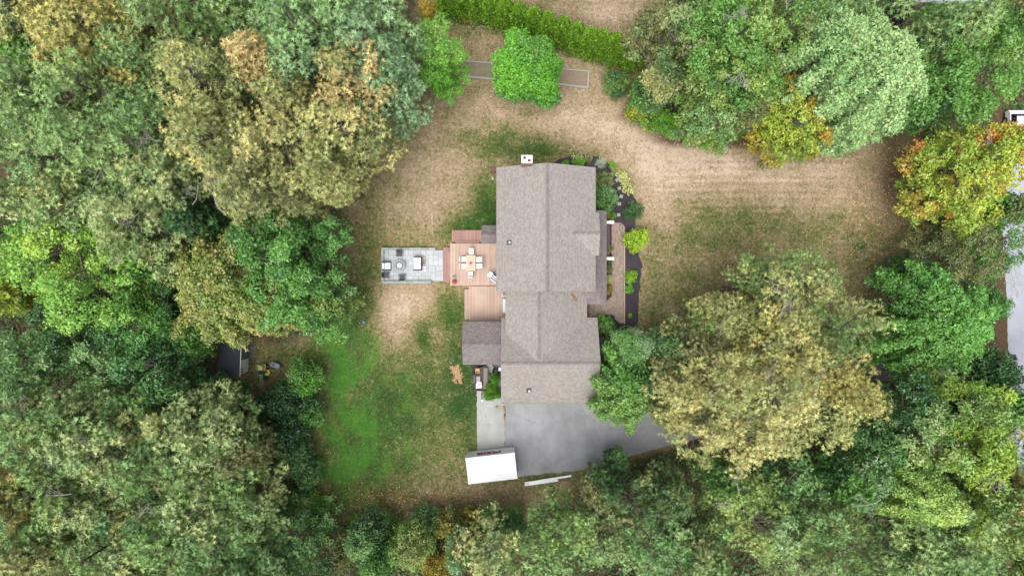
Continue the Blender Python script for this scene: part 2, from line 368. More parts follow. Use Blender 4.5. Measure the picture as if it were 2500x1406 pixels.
PAL = {  # light, dark, accent, accent share
 'grey': ((146, 172, 116), (98, 124, 72), (180, 182, 122), .3), 'greygreen': ((134, 168, 108), (82, 120, 64), (168, 182, 114), .25),
 'green': ((122, 154, 84), (74, 110, 54), (160, 168, 92), .2), 'tan': ((184, 184, 122), (136, 138, 82), (200, 186, 128), .25), 'orange': ((232, 146, 84), (176, 134, 60), (226, 110, 70), .4),
 'tanwarm': ((192, 176, 122), (142, 130, 82), (204, 182, 126), .3), 'yellowtan': ((188, 180, 110), (146, 142, 78), (174, 176, 104), .2),
 'olive': ((160, 168, 108), (108, 120, 72), (184, 176, 116), .25), 'olivedark': ((132, 138, 88), (84, 96, 58), (160, 150, 100), .15),
 'blue': ((144, 176, 134), (92, 130, 88), (166, 186, 138), .15), 'bluedark': ((108, 150, 88), (64, 104, 58), (134, 164, 100), .18),
 'mid': ((104, 154, 72), (60, 110, 46), (124, 166, 84), .15), 'dark': ((74, 116, 66), (40, 80, 42), (98, 134, 70), .12), 'deep': ((54, 92, 56), (28, 60, 36), (80, 110, 60), .1),
 'lime': ((164, 200, 84), (96, 146, 54), (190, 206, 96), .2), 'limegreen': ((136, 184, 84), (80, 134, 54), (170, 196, 92), .2),
 'pale': ((160, 194, 134), (104, 152, 90), (182, 206, 140), .25), 'palelime': ((168, 204, 112), (112, 158, 74), (196, 214, 124), .3),
 'tipped': ((138, 158, 78), (84, 118, 54), (196, 178, 118), .34), 'autumn': ((158, 184, 70), (88, 132, 50), (196, 192, 80), .3),
 'gold': ((168, 150, 54), (104, 118, 44), (198, 148, 60), .3), 'bright': ((118, 186, 58), (62, 126, 38), (160, 204, 62), .2),
 'arbor': ((146, 190, 62), (92, 146, 38), (164, 200, 80), .2), 'yellow': ((196, 180, 66), (140, 140, 50), (214, 170, 70), .3),
 'oakgreen': ((128, 162, 82), (78, 118, 56), (160, 176, 90), .22), 'rich': ((104, 164, 76), (54, 116, 50), (136, 184, 92), .25),
 'purple': ((72, 60, 72), (42, 34, 44), (92, 80, 90), .1), 'limeyel': ((168, 202, 48), (104, 158, 40), (196, 212, 60), .35), 'silver': ((190, 204, 180), (150, 170, 140), (210, 218, 200), .3), 'variegated': ((204, 208, 132), (130, 160, 70), (226, 224, 170), .4)}
EDGE_D = 0
def crown_data(rng, R, h, low, asp, ang, style, pal, rc, dens, zcf=.58, leafL=None, radial=0, dirvec=None, palmix=None, full=1.0, view=None, nolobe=False, mixf=1.3):
    """clump centres on an uneven ellipsoid -> leaves"""
    zc = h * zcf; zu = h - zc; zd = zc - low * h
    Rx, Ry = R * asp, R / asp
    # uneven outline
    ph = rng.uniform(0, 6.28, 6); am = rng.uniform(.04, .13, 6)
    def lobe(az): return 1 + sum(am[i] * np.cos((i + 2) * az + ph[i]) for i in range(6))
    area = 2 * math.pi * R * (R * .5 + (zu * .75 + zd * .45))
    N = int(full * max(7, area / (rc * rc * 2.1)))
    cand = N * 6
    az = rng.uniform(0, 6.28318, cand); u = rng.uniform(-.55, 1, cand) ; u = np.where(u > 0, u, u * .95)
    if radial:
        nb = radial; az = (rng.integers(0, nb, cand) + rng.normal(0, .055, cand)) * 6.28318 / nb + ph[0]
    rho = np.sqrt(np.clip(1 - u * u, 0, 1)); f = 1 - np.abs(rng.normal(0, .10, cand))
    inner = rng.random(cand) < .22; f = np.where(inner, rng.uniform(.35, .85, cand), f)
    if radial: f = rng.uniform(.25, 1.0, cand) ** .7
    lb = lobe(az)
    c = np.stack([np.cos(az) * rho * Rx * f * lb, np.sin(az) * rho * Ry * f * lb, zc + np.where(u > 0, u * zu, u * zd) * f], 1)
    if radial: c[:, 2] = zc + zu * (1 - (f * rho) ** 1.3) * .9 * rng.uniform(.75, 1, cand) - rng.integers(0, 3, cand) * zd * .35
    c[:, 2] += rng.normal(0, .35 * rc, cand)
    ca, sa = math.cos(ang), math.sin(ang); c[:, :2] = np.stack([c[:, 0] * ca - c[:, 1] * sa, c[:, 0] * sa + c[:, 1] * ca], 1)
    if dirvec is not None:   # thin out the side nobody can see, low down and away from the clearing
        away = (c[:, 0] * dirvec[0] + c[:, 1] * dirvec[1]) > .35 * R
        kill = away & (c[:, 2] < zc) & (rng.random(cand) < .75); c = c[~kill]
    sc3 = np.array([1, 1, .7])
    def darts(c, md, N):
        ka = np.zeros((N, 3)); n_ = 0
        for p in c:
            if n_ >= N: break
            if n_ and (((ka[:n_] - p) * sc3) ** 2).sum(1).min() < md * md: continue
            ka[n_] = p; n_ += 1
        return ka[:n_]
    if radial or nolobe or R < 1.6: c = darts(c, rc * (.62 if radial else .95), N)
    else:      # boughs first, then puffs of leaves round the top of each bough
        rl = rc * 2.0; lobes = darts(c, rl * 1.5, 400); nl = len(lobes); per_l = 15
        o_ = rng.normal(0, 1, (nl * per_l, 3)); o_[:, 2] = np.abs(o_[:, 2]) - .25; o_ = nrm(o_); li = np.repeat(np.arange(nl), per_l)
        rls = rl * rng.uniform(.6, 1.2, nl); lobes[:, 2] += rng.normal(0, 1.1 * rc, nl)
        q = lobes[li] + o_ * rls[li][:, None] * np.array([1, 1, .9]) * rng.uniform(.7, 1.05, (nl * per_l, 1))
        if dirvec is not None: q = q[~(((q[:, 0] * dirvec[0] + q[:, 1] * dirvec[1]) > .3 * R) & (q[:, 2] < zc) & (rng.random(len(q)) < .8))]
        c = darts(q[rng.permutation(len(q))], rc * 1.26, 2000)
    if view is not None and len(c) > 30:   # puffs buried under three others are never seen
        vd = nrm(np.array(view) - c); keepm = np.ones(len(c), bool)
        for i in range(len(c)):
            w_ = c - c[i]; al = w_ @ vd[i]; pr2 = (w_ * w_).sum(1) - al * al
            if ((al > .3 * rc) & (pr2 < (.62 * rc) ** 2)).sum() >= 3 and rng.random() < .85: keepm[i] = False
        c = c[keepm]
    nC = len(c)
    rcs = rc * rng.uniform(.75, 1.2, nC)
    A, B, C, sh = PAL[pal]; A, B, C = [np.array(lin(x, LK)) for x in (A, B, C)]
    # smooth patchiness through the crown + random per clump
    kv = rng.normal(0, 1.1 / max(R, .5), (3, 3)); wv = sum(np.sin(c @ kv[i] + ph[i]) for i in range(3)) / 3
    t = np.clip(.62 + .45 * wv + rng.normal(0, .16, nC), 0, 1)
    cc = B + (A - B) * t[:, None]
    acc = np.clip(sh * (1 + wv) * rng.uniform(0, 1.6, nC), 0, .9)[:, None]; cc = cc * (1 - acc) + C * acc
    if palmix:
        pm, frac = palmix; A2, B2, C2, _ = PAL[pm]; alt = (np.sin(c @ rng.normal(0, mixf / max(R, .5), 3) + ph[5]) + rng.normal(0, .15, nC) - (1 - 2 * frac)) * 1.6 + .5
        alt = np.clip(alt, 0, .85)[:, None]; cc = cc * (1 - alt) + alt * (np.array(lin(A2, LK)) * t[:, None] + np.array(lin(B2, LK)) * (1 - t[:, None]))
    if style == 'tuft': per = int(44 * dens * (rc / .7) ** 2); KN = 6
    elif style == 'fine': per = int(230 * dens * (rc / .7) ** 2); KN = 1
    elif style == 'big': per = int(46 * dens * (rc / .7) ** 2); KN = 1
    else: per = int(160 * dens * (rc / .7) ** 2); KN = 1
    idx = np.repeat(np.arange(nC), per); T = len(idx)
    uu = rng.uniform(-.35, 1, T); aa = rng.uniform(0, 6.28318, T); rr = np.sqrt(np.clip(1 - uu ** 2, 0, 1))
    o = np.stack([np.cos(aa) * rr, np.sin(aa) * rr, uu], 1)
    rf = np.where(rng.random(T) < .7, rng.uniform(.8, 1.08, T), rng.uniform(.4, .8, T)) if style == 'tuft' else rng.uniform(.45, 1.1, T)
    # clumps are knobbly, not balls
    kn = 1 + .22 * np.sin(aa * 3 + idx * 1.7) + .18 * np.sin(uu * 7 + idx)
    flat = np.array([1, 1, .95]) if style != 'big' else np.array([1.1, 1.1, .55])
    pos = c[idx] + o * (rcs[idx] * rf * kn)[:, None] * flat
    cc = cc * np.array([1.0, 1.0, .90])
    lc = cc[idx] * (rng.normal(1, .13, T)[:, None]) * (1 + rng.normal(0, .05, (T, 3)))
    if style == 'tuft':
        lc = np.repeat(lc * np.exp(rng.normal(0, .16, (T, 1))), KN, 0) * rng.normal(1, .12, (T * KN, 1)); pos = np.repeat(pos, KN, 0); o2 = np.repeat(o, KN, 0)
        ax = nrm(o2 + np.array([0, 0, .5]) + np.repeat(rng.normal(0, .35, (T, 3)), KN, 0)); t1 = nrm(np.cross(ax, np.array([.3, .9, .2]))); t2 = np.cross(ax, t1)
        th = np.tile(np.arange(KN) * 6.28318 / KN, T) + np.repeat(rng.uniform(0, 6.28, T), KN) + rng.normal(0, .2, T * KN)
        d = nrm(t1 * np.cos(th)[:, None] + t2 * np.sin(th)[:, None] + ax * rng.uniform(.1, .6, (T * KN, 1))); n = ax + rng.normal(0, .18, (T * KN, 3))
        Ll = (leafL or .28) * rng.uniform(.65, 1.15, T * KN); W = Ll * .34
        return c, (pos, d, n, Ll, W, np.clip(lc, .004, .8), True)
    n = nrm(o * .8 + np.array([0, 0, .35]) + rng.normal(0, .38, (T, 3))); d = nrm(np.cross(n, rng.normal(0, 1, (T, 3))) + o * .35)
    Ll = (leafL or {'fine': .19, 'big': .26}.get(style, .23)) * rng.uniform(.7, 1.3, T); W = Ll * {'fine': .55, 'big': .62}.get(style, .72 if h > 6 else .62)
    return c, (pos, d, n, Ll, W, np.clip(lc, .004, .8), h > 6 and style != 'big')
def dead_branch(rng, mb, p, d, L, r, depth=0, flat=.25):
    pts = [Vector(p)]; d = Vector(d).normalized(); n = 4
    for i in range(n):
        d = (d + Vector(rng.normal(0, .22, 3)) * Vector((1, 1, flat))).normalized(); pts.append(pts[-1] + d * (L / n))
    tube(mb, pts, r, r * .45, 5 if depth == 0 else 4)
    if depth < 3:
        for k in range(3 if depth < 2 else 2):
            q = pts[1 + (k % n)]; a = rng.uniform(.4, .95) * rng.choice([-1, 1])
            nd = Vector((d.x * math.cos(a) - d.y * math.sin(a), d.x * math.sin(a) + d.y * math.cos(a), d.z + rng.normal(0, .15)))
            dead_branch(rng, mb, q, nd, L * rng.uniform(.45, .7), r * .5, depth + 1, flat)
SEED = [11]
STAT = {'tri': 0}
def tree(px, py, r, h, style, pal, label, name='tree', cat='tree', group=None, low=.3, asp=1., ang=0., rc=None, dens=1., zcf=.58, leafL=None, radial=0, mix=None, dead=(), trunk=True, full=1., ref=.8, crown='crown', nolobe=False, mixf=1.3):
    SEED[0] += 1; rng = np.random.default_rng(SEED[0] * 7 + 3)
    if h > 9: h = 9 + (h - 9) * .72
    z = h * ref; x, y, _ = P(px, py, z); R = r * S * (H - z) / H
    if rc is None: rc = {'tuft': .60, 'fine': .52, 'big': .66}.get(style, .56) if R > 1.6 else max(.16, R * .32)
    dv = np.array([x, y]) / max(math.hypot(x, y), 1e-6)
    Re = R * .84 if R < 1.6 else R if (radial or nolobe) else max(R * .62, R - 1.05)
    c, ld = crown_data(rng, Re, h, low, asp, ang, style, pal, rc, dens, zcf, leafL, radial, dv if h > 6 else None, mix, full, (-x, -y, H) if h > 6 else None, nolobe, mixf)
    o = empty(name, (x, y, 0), 0, label, cat, group)
    me = leaf_mesh(crown, *ld); STAT['tri'] += len(ld[0]) * (1 if ld[6] else 2)
    link(crown, me, o)
    if trunk:
        mb = MB(); tr = max(.03, h * .013); lean = Vector(rng.normal(0, .3, 2).tolist() + [0]) * (h / 20)
        top = Vector((0, 0, h * (zcf + (1 - zcf) * .55))) + lean; pts = [Vector((0, 0, -.05)), Vector((lean.x * .2, lean.y * .2, h * .3)), Vector((lean.x * .6, lean.y * .6, h * .55)), top]
        mb.cyl((0, 0, -.05), (0, 0, tr * 2), tr * 1.7, tr * 1.05, 8, cap=False); tube(mb, pts, tr, tr * .3, 7)
        k = min(len(c), 26 if h > 6 else 9); sel = rng.permutation(len(c))[:k]
        for i in sel:
            e = Vector(c[i]); zz = max(h * .22, e.z - math.hypot(e.x, e.y) * .55); t = min(1, zz / top.z); s0 = Vector((lean.x * t, lean.y * t, min(zz, top.z)))
            mid = s0.lerp(e, .55) + Vector((0, 0, -.12 * (e - s0).length)); tube(mb, [s0, mid, e], tr * .42, tr * .08, 5)
        mb.build('trunk', M['bark'], o, smooth=True); STAT['tri'] += len(mb.f) * 2
    for q in dead:   # (px, py, z, heading deg, length, radius)
        q = (q[0], q[1], 9 + (q[2] - 9) * .72 - .35, q[3], q[4] * .85, q[5] * .6)
        mb = MB(); p = Vector(P(q[0], q[1], q[2])) - Vector((x, y, 0)); a = rad(q[3])
        dead_branch(rng, mb, p, (math.cos(a), math.sin(a), .12), q[4], q[5]); mb.build('bare_branch', M['dead'], o); STAT['tri'] += len(mb.f) * 2
    return o
# ------------------------------------------------------------------ driveway, road, beds (thin sheets above the lawn)
def asphalt(name, base, dark, stain=.4):
    m, nt, b = newmat(name); pos = worldpos(nt)
    mp = nt.nodes.new('ShaderNodeMapping'); mp.inputs['Scale'].default_value = (.75, .22, 1); mp.inputs['Rotation'].default_value = (0, 0, .12); nt.links.new(pos, mp.inputs['Vector'])
    n0 = noise(nt, .32, 6, .62, pos); n1 = noise(nt, 14, 4, .75, pos); n2 = noise(nt, 1, 5, .6, mp.outputs[0])
    r = ramp(nt, [(.3, L4(dark, K)), (.5, L4(base, K)), (.72, L4(tuple(v + 20 for v in base), K))])
    nt.links.new(mth(nt, 'ADD', mth(nt, 'MULTIPLY', n0.outputs[0], .55), mth(nt, 'MULTIPLY', n2.outputs[0], .45)), r.inputs[0])
    a = mixc(nt, r.outputs[0], L4(tuple(v * .72 for v in base), K), mth(nt, 'MULTIPLY', n1.outputs[0], stain))
    sp = noise(nt, 2.6, 2, .5, pos); a = mixc(nt, a, L4((92, 88, 90), K), mth(nt, 'MULTIPLY', mth(nt, 'GREATER_THAN', sp.outputs[0], .73), .55))
    vo = nt.nodes.new('ShaderNodeTexVoronoi'); vo.feature = 'DISTANCE_TO_EDGE'; vo.inputs['Scale'].default_value = .22
    wn = noise(nt, 1.1, 4, .7, pos); va = nt.nodes.new('ShaderNodeVectorMath'); va.operation = 'MULTIPLY_ADD'; nt.links.new(wn.outputs['Color'], va.inputs[0]); va.inputs[1].default_value = (1.6, 1.6, 0); nt.links.new(pos, va.inputs[2]); nt.links.new(va.outputs[0], vo.inputs['Vector'])
    a = mixc(nt, a, L4((96, 94, 96), K), mth(nt, 'MULTIPLY', mth(nt, 'LESS_THAN', vo.outputs['Distance'], .006), .25))
    st = noise(nt, .5, 3, .5, pos); a = mixc(nt, a, L4(tuple(v * .78 for v in base), K), mth(nt, 'MULTIPLY', mth(nt, 'MAXIMUM', mth(nt, 'SUBTRACT', st.outputs[0], .52), 0), 3.2))
    nt.links.new(a, b.inputs['Base Color']); b.inputs['Roughness'].default_value = .88; bump(nt, b, n1.outputs[0], .3, .01); return m
M['asph'] = asphalt('asphalt', (170, 171, 175), (146, 146, 149)); M['asph_old'] = asphalt('old_asphalt', (188, 190, 186), (166, 168, 166))
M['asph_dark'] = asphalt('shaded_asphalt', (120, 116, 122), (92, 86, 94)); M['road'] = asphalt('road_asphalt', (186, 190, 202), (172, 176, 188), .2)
def mulch_mat():
    m, nt, b = newmat('mulch'); pos = worldpos(nt); n = noise(nt, 9, 6, .8, pos); n0 = noise(nt, .8, 4, .6, pos)
    r = ramp(nt, [(.28, L4((34, 30, 36), K)), (.5, L4((66, 60, 68), K)), (.66, L4((96, 84, 86), K)), (.8, L4((150, 118, 98), K))])
    nt.links.new(mth(nt, 'ADD', mth(nt, 'MULTIPLY', n.outputs[0], .75), mth(nt, 'MULTIPLY', n0.outputs[0], .25)), r.inputs[0])
    nt.links.new(r.outputs[0], b.inputs['Base Color']); b.inputs['Roughness'].default_value = 1; bump(nt, b, n.outputs[0], .9, .05); return m
M['mulch'] = mulch_mat()
def sheet(name, pts, z, mat, wob=.05, step=.35, seed=1, kind='structure', parent=None, thick=.0):
    rng = np.random.default_rng(seed); w = [G(*p) for p in pts]; out = []
    for i in range(len(w)):
        a, b = np.array(w[i]), np.array(w[(i + 1) % len(w)]); d = np.hypot(*(b - a)); k = max(1, int(d / step)); nn = np.array([-(b - a)[1], (b - a)[0]]) / max(d, 1e-6)
        for j in range(k): out.append(tuple(a + (b - a) * j / k + nn * rng.normal(0, wob)))
    mb = MB(); n = len(out); mb.add([(x, y, z) for x, y in out], [tuple(range(n))])
    me = mb.mesh(name, mat)
    if me.polygons[0].normal.z < 0: me.flip_normals()
    return tag(link(name, me, parent), kind=kind)
sheet('driveway', [(1232, 960), (1232, 1165), (1262, 1164), (1340, 1155), (1425, 1146), (1500, 1124), (1600, 1095), (1750, 1060), (1950, 1000), (2130, 925), (2300, 922), (2460, 930), (2460, 885), (2300, 874), (2130, 876), (1900, 930), (1700, 985), (1560, 1000), (1480, 940), (1440, 960)], .008, M['asph'], .03)
sheet('driveway_strip', [(1163, 872), (1232.6, 872), (1232.6, 1165), (1166, 1165)], .012, M['asph_old'], .025, seed=4)
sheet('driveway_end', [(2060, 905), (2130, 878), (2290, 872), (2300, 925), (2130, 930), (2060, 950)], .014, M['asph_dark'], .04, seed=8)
sheet('road', [(2440, 500), (2456, 700), (2462, 860), (2500, 1300), (2520, 1800), (2900, 1800), (2900, 300), (2520, 300), (2470, 420)], .016, M['road'], .04, seed=5)
sheet('road', [(2150, -60), (2215, 2), (2300, 12), (2410, 4), (2470, -60)], .012, M['road'], .04, seed=6)
sheet('garden_bed', [(1345, 402), (1365, 388), (1395, 380), (1430, 378), (1462, 384), (1490, 402), (1512, 440), (1545, 470), (1555, 490), (1552, 545), (1545, 580), (1562, 625), (1568, 650), (1562, 690), (1558, 760), (1556, 800), (1522, 830), (1460, 830), (1440, 770), (1430, 560), (1430, 440), (1400, 404)], .01, M['mulch'], .06, seed=7)
sheet('foundation_bed', [(1222, 872), (1222, 880), (1160, 878), (1150, 884), (1156, 960), (1164, 962), (1166, 900)], .02, M['mulch'], .02, seed=9)
# straw patch on the lawn
mb = MB(); rng = np.random.default_rng(5)
for i in range(330):
    k = [(1112, 905, 8, 8), (1118, 918, 7, 8), (1103, 897, 2.5, 3), (1118, 895, 2, 4), (1128, 913, 2, 2), (1110, 930, 4, 5), (1124, 932, 3, 4)][int(rng.choice(7, p=[.38, .3, .08, .07, .02, .08, .07]))]
    x, y = G(k[0] + rng.normal(0, k[2] * .6), k[1] + rng.normal(0, k[3] * .6)); mb.box((x, y, .03 + rng.random() * .04), (.22, .05, .012), rng.uniform(0, 3.1), col=(rng.uniform(.75, 1.15),) * 3, rx=rng.normal(0, .2))
tag(mb.build('straw_patch', M['straw']), 'patch of light brown straw spread on the grass left of the loaded trailer', 'straw', kind='stuff')
# rust stain and sealed seam on the driveway (leaf debris)
mb = MB()
for i in range(160):
    u = rng.random(); x, y = (G(1232 + rng.normal(0, 1.8), 990 + u * 34) if i < 70 else (G(1218 + rng.normal(0, 5), 992 + rng.normal(0, 3)) if i < 100 else G(1232.5 + rng.normal(0, .6), 1000 + rng.random() * 100)))
    mb.box((x, y, .022), (.09, .05, .012), rng.uniform(0, 3.1), col=(rng.uniform(.7, 1.1),) * 3)
tag(mb.build('leaf_debris', M['straw']), 'line of tan leaf debris along the driveway seam below the garage roof', 'leaf debris', kind='stuff')

# ------------------------------------------------------------------ house
house = empty('house', (0, 0, 0), 0, 'rambling house with grey brown shingle roofs, brick chimney and attached garage', 'house')
def roof_plane(mb, pts, th=.10):
    """pts: eave left, eave right, ridge right, ridge left (3D, seen from outside)"""
    p = [Vector(q) for q in pts]; u = (p[1] - p[0]).normalized(); n = u.cross(p[-1] - p[0]).normalized()
    if n.z < 0: n = -n
    v = n.cross(u)
    uv = [((q - p[0]).dot(u) + p[0].x * .37 + p[0].y * .11, (q - p[0]).dot(v)) for q in p]
    k = len(p); vs = [tuple(q) for q in p] + [tuple(q - n * th) for q in p]
    fs = [tuple(range(k)), tuple(range(2 * k - 1, k - 1, -1))] + [(i, k + i, k + (i + 1) % k, (i + 1) % k) for i in range(k)]
    uvs = [uv, uv[::-1]] + [[uv[i], uv[i], uv[(i + 1) % k], uv[(i + 1) % k]] for i in range(k)]
    mb.add(vs, fs, 0, uvs)
def ridge(parent, a, b, wdt=.30, pitch=.48, mat=None):
    a, b = Vector(a), Vector(b); L = (b - a).length; d = (b - a) / L; s = Vector((-d.y, d.x, 0)); n = int(L / .2); mb = MB(); rg = random.Random(int(L * 100))
    for i in range(n):
        p = a + d * (i * L / n); q = a + d * ((i + .9) * L / n); z0 = .06 + rg.random() * .012; z1 = .022; c = rg.uniform(.6, 1.2)
        dn = wdt * .5 * pitch
        vs = [p + s * wdt / 2 + Vector((0, 0, z0 - dn)), p + Vector((0, 0, z0)), p - s * wdt / 2 + Vector((0, 0, z0 - dn)), q + s * wdt / 2 + Vector((0, 0, z1 - dn)), q + Vector((0, 0, z1)), q - s * wdt / 2 + Vector((0, 0, z1 - dn))]
        u0 = i * 1.37; uvr = [[(u0, .02), (u0 + .2, .02), (u0 + .2, .12), (u0, .12)]] * 2 + [[(u0, .02), (u0 + .1, .02), (u0 + .2, .05), (u0, .05)]]
        mb.add(vs, [(0, 3, 4, 1), (1, 4, 5, 2), (0, 1, 2)], 0, uvr)
    return tag(mb.build('ridge_cap', mat or M['ridge'], parent), kind='stuff')
def gable(name, ax, e0, e1, c0, c1, ze0, ze1, rc_, zr, mat=None, parent=house, cap=True, flare=.06):
    """ax 'y': ridge runs along y; eaves at x=e0 (z ze0) and x=e1 (z ze1), from c0 to c1; ridge at rc_"""
    mb = MB()
    def V(a, b, z): return (a, b, z) if ax == 'y' else (b, a, z)
    roof_plane(mb, [V(e0, c0, ze0), V(e0, c1, ze0), V(rc_, c1, zr), V(rc_, c0, zr)])
    roof_plane(mb, [V(e1, c1, ze1), V(e1, c0, ze1), V(rc_, c0, zr), V(rc_, c1, zr)])
    o = mb.build(name, mat or M['roof'], parent)
    if cap: ridge(o, V(rc_, c0, zr), V(rc_, c1, zr), pitch=abs(zr - ze0) / abs(rc_ - e0), mat=mat)
    return o
def fascia(parent, segs):
    for a, b in segs:
        a, b = Vector(a), Vector(b); L = (b - a).length; m_ = (a + b) / 2; mb = MB(); ang = math.atan2(b.y - a.y, b.x - a.x)
        mb.box((0, 0, 0), (L, .05, .16)); o = mb.build('gutter', M['gutter'], parent, tuple(m_ + Vector((0, 0, -.1))), ang)
# walls
mb = MB(); mb.box((3.03, 5.2, 2.65), (8.1, 10.3, 5.5)); mb.box((3.2, -3.4, 1.42), (7.1, 6.6, 2.84)); mb.box((3.45, -6.72, 1.5), (8.3, 7.4, 3.0)); mb.box((-2.7, -5.15, 1.25), (3.3, 3.6, 2.5)); mb.box((-2.0, 5.0, 1.3), (1.3, 1.4, 2.4)); mb.box((8.1, -5.9, 1.2), (.8, 2.3, 2.4))
mb.v = [(x, y, z) for x, y, z in mb.v]; mb.build('wall', M['siding'], house)
def gable_wall(ax, c, e0, e1, ze, r, zr):
    mb = MB(); pts = [(e0, ze), (e1, ze), (r, zr)]
    vs = [((x, c - .08, z) if ax == 'y' else (c - .08, x, z)) for x, z in pts] + [((x, c + .08, z) if ax == 'y' else (c + .08, x, z)) for x, z in pts]
    mb.add(vs, [(0, 1, 2), (5, 4, 3), (0, 3, 4, 1), (1, 4, 5, 2), (2, 5, 3, 0)]); mb.build('gable_wall', M['siding'], house)
gable_wall('y', 10.25, -1.0, 7.05, 5.38, 3.03, 7.3); gable_wall('y', .14, -1.0, 7.05, 5.38, 3.03, 7.3)
gable_wall('x', 7.5, -10.4, -3.0, 2.98, -6.72, 5.15); gable_wall('x', -.6, -10.4, -3.0, 2.98, -6.72, 5.15); gable_wall('x', -4.27, -6.95, -3.36, 2.48, -5.15, 3.55); gable_wall('x', 7.0, 2.9, 6.6, 5.4, 4.75, 6.25)
# windows and doors (white frames, mostly seen only from the side)
def window(c, wd, ht, face):
    dx, dy = {'E': (.1, wd), 'W': (.1, wd), 'N': (wd, .1), 'S': (wd, .1)}[face]
    mb = MB(); mb.box((0, 0, 0), (dx, dy, ht)); o = mb.build('window', M['trim'], house, c)
    k = {'E': (.03, 0), 'W': (-.03, 0), 'N': (0, .03), 'S': (0, -.03)}[face]
    mb = MB(); mb.box((k[0], k[1], 0), (dx - (.0 if dx < .2 else .16), dy - (.0 if dy < .2 else .16), ht - .16)); mb.build('pane', M['navy'], o)
for y_ in (1.4, 3.4, 7.6, 9.2): window((7.08, y_, 4.1), .95, 1.4, 'E'); window((-1.02, y_, 4.1), .95, 1.4, 'W')
for x_ in (5.0, 6.2): window((x_, 10.36, 4.1), .95, 1.4, 'N'); window((x_, 10.36, 1.5), .95, 1.4, 'N')
for x_ in (1.6, 5.4): window((x_, -10.43, 1.15), 2.7, 2.2, 'S')
window((-.36, -2.0, 1.9), 1.8, 1.9, 'W')
# roofs (lower ones first)
zr = 7.5
gar = gable('garage_roof', 'x', -10.7, -2.74, -1.0, 7.93, 3.0, 3.0, -6.72, 5.30)
wing = MB(); roof_plane(wing, [(-.61, -.3, 3.8), (-.61, -6.5, 3.8), (2.4, -6.5, 5.26), (2.4, -.3, 5.26)]); roof_plane(wing, [(6.97, -6.5, 3.02), (6.97, -.3, 3.02), (2.4, -.3, 5.26), (2.4, -6.5, 5.26)])
wing = wing.build('wing_roof', M['roof'], house); ridge(wing, (2.4, -.3, 5.26), (2.4, -6.35, 5.26))
por = MB(); roof_plane(por, [(8.83, -1.53, 2.75), (8.83, 7.19, 2.75), (7.1, 7.19, 3.6), (7.1, .2, 3.6)]); roof_plane(por, [(4.5, -1.55, 2.745), (8.83, -1.53, 2.75), (7.1, .2, 3.6), (4.5, .2, 3.62)])
por.build('porch_roof', M['roof_dark'], house)
gable('side_wing_roof', 'x', -7.17, -3.14, -4.6, -.8, 2.6, 2.6, -5.15, 3.7, M['roof_dark'])
gable('entry_roof', 'x', 4.15, 5.87, -2.84, -1.1, 2.5, 2.5, 5.0, 3.0, M['roof_dark'])
main = gable('main_roof', 'y', -1.35, 7.41, -.33, 10.74, 5.4, 5.4, 3.03, zr)
cg = gable('cross_gable_roof', 'x', 2.88, 6.72, 4.6, 7.74, 5.48, 5.48, 4.8, 6.42)
ml = MB(); roof_plane(ml, [(8.62, -7.2, 2.55), (8.62, -4.6, 2.55), (7.6, -4.6, 2.85), (7.6, -7.2, 2.85)]); ml.build('lean_to_roof', M['char'], house)
fascia(main, [((-1.38, -.33, 5.4), (-1.38, 10.74, 5.4)), ((7.45, -.33, 5.4), (7.45, 2.8, 5.4)), ((7.45, 6.8, 5.4), (7.45, 10.74, 5.4))]); fascia(gar, [((-.95, -10.74, 3.0), (7.9, -10.74, 3.0))])
# chimney: brick stack, white cap, two clay flues with dark red mouths
mb = MB(); mb.box((0, 0, 0), (.84, .58, 8.42)); ch = mb.build('chimney', M['brick'], house, (1.255, 10.83, 4.21))
mb = MB()
mb.box((0, 0, 4.3), (.92, .66, .16)); mb.build('cap', M['white'], ch)
for x, y in ((-.2, .1), (.2, -.12)):
    mb = MB(); mb.box((x, y, 4.40), (.24, .2, .06)); mb.build('flue', paint('flue_red', (96, 20, 24), .9, var=.1) if x < 0 else bpy.data.materials['flue_red'], ch)
mb = MB(); mb.box((.86, 10.62, 6.3), (.12, .3, .25)); mb.build('flashing', M['pale_blue'], house)
# roof vents
for (x, y, z) in ((-.25, 4.0, 5.93), (1.54, -9.38, 3.83)):
    mb = MB(); mb.box((x, y, z + .02), (.42, .42, .04), ry=-.45 if x < 0 else 0, rx=0 if x < 0 else .5, mi=1); mb.cyl((x + .04, y, z), (x + .04, y, z + .42), .1, .09, 12, 0); mb.cyl((x + .04, y, z + .42), (x + .04, y, z + .425), .05, .05, 10, 1)
    mb.build('roof_vent', [M['white'], M['charcoal']], house)
# reddish leaves caught in the valley
mb = MB()
for i in range(90):
    t = rng.random(); x, y = 5.45 + t * .55 + rng.normal(0, .07), -.55 - t * .62 + rng.normal(0, .07); z = max(5.26 - (x - 2.4) * .49, 2.75 + (y + 1.53) * .49) + .05
    mb.box((x, y, z), (.08, .05, .01), rng.uniform(0, 3), col=(.75, .55, .45), ry=.4)
tag(mb.build('leaf_litter', M['straw'], house), kind='stuff')
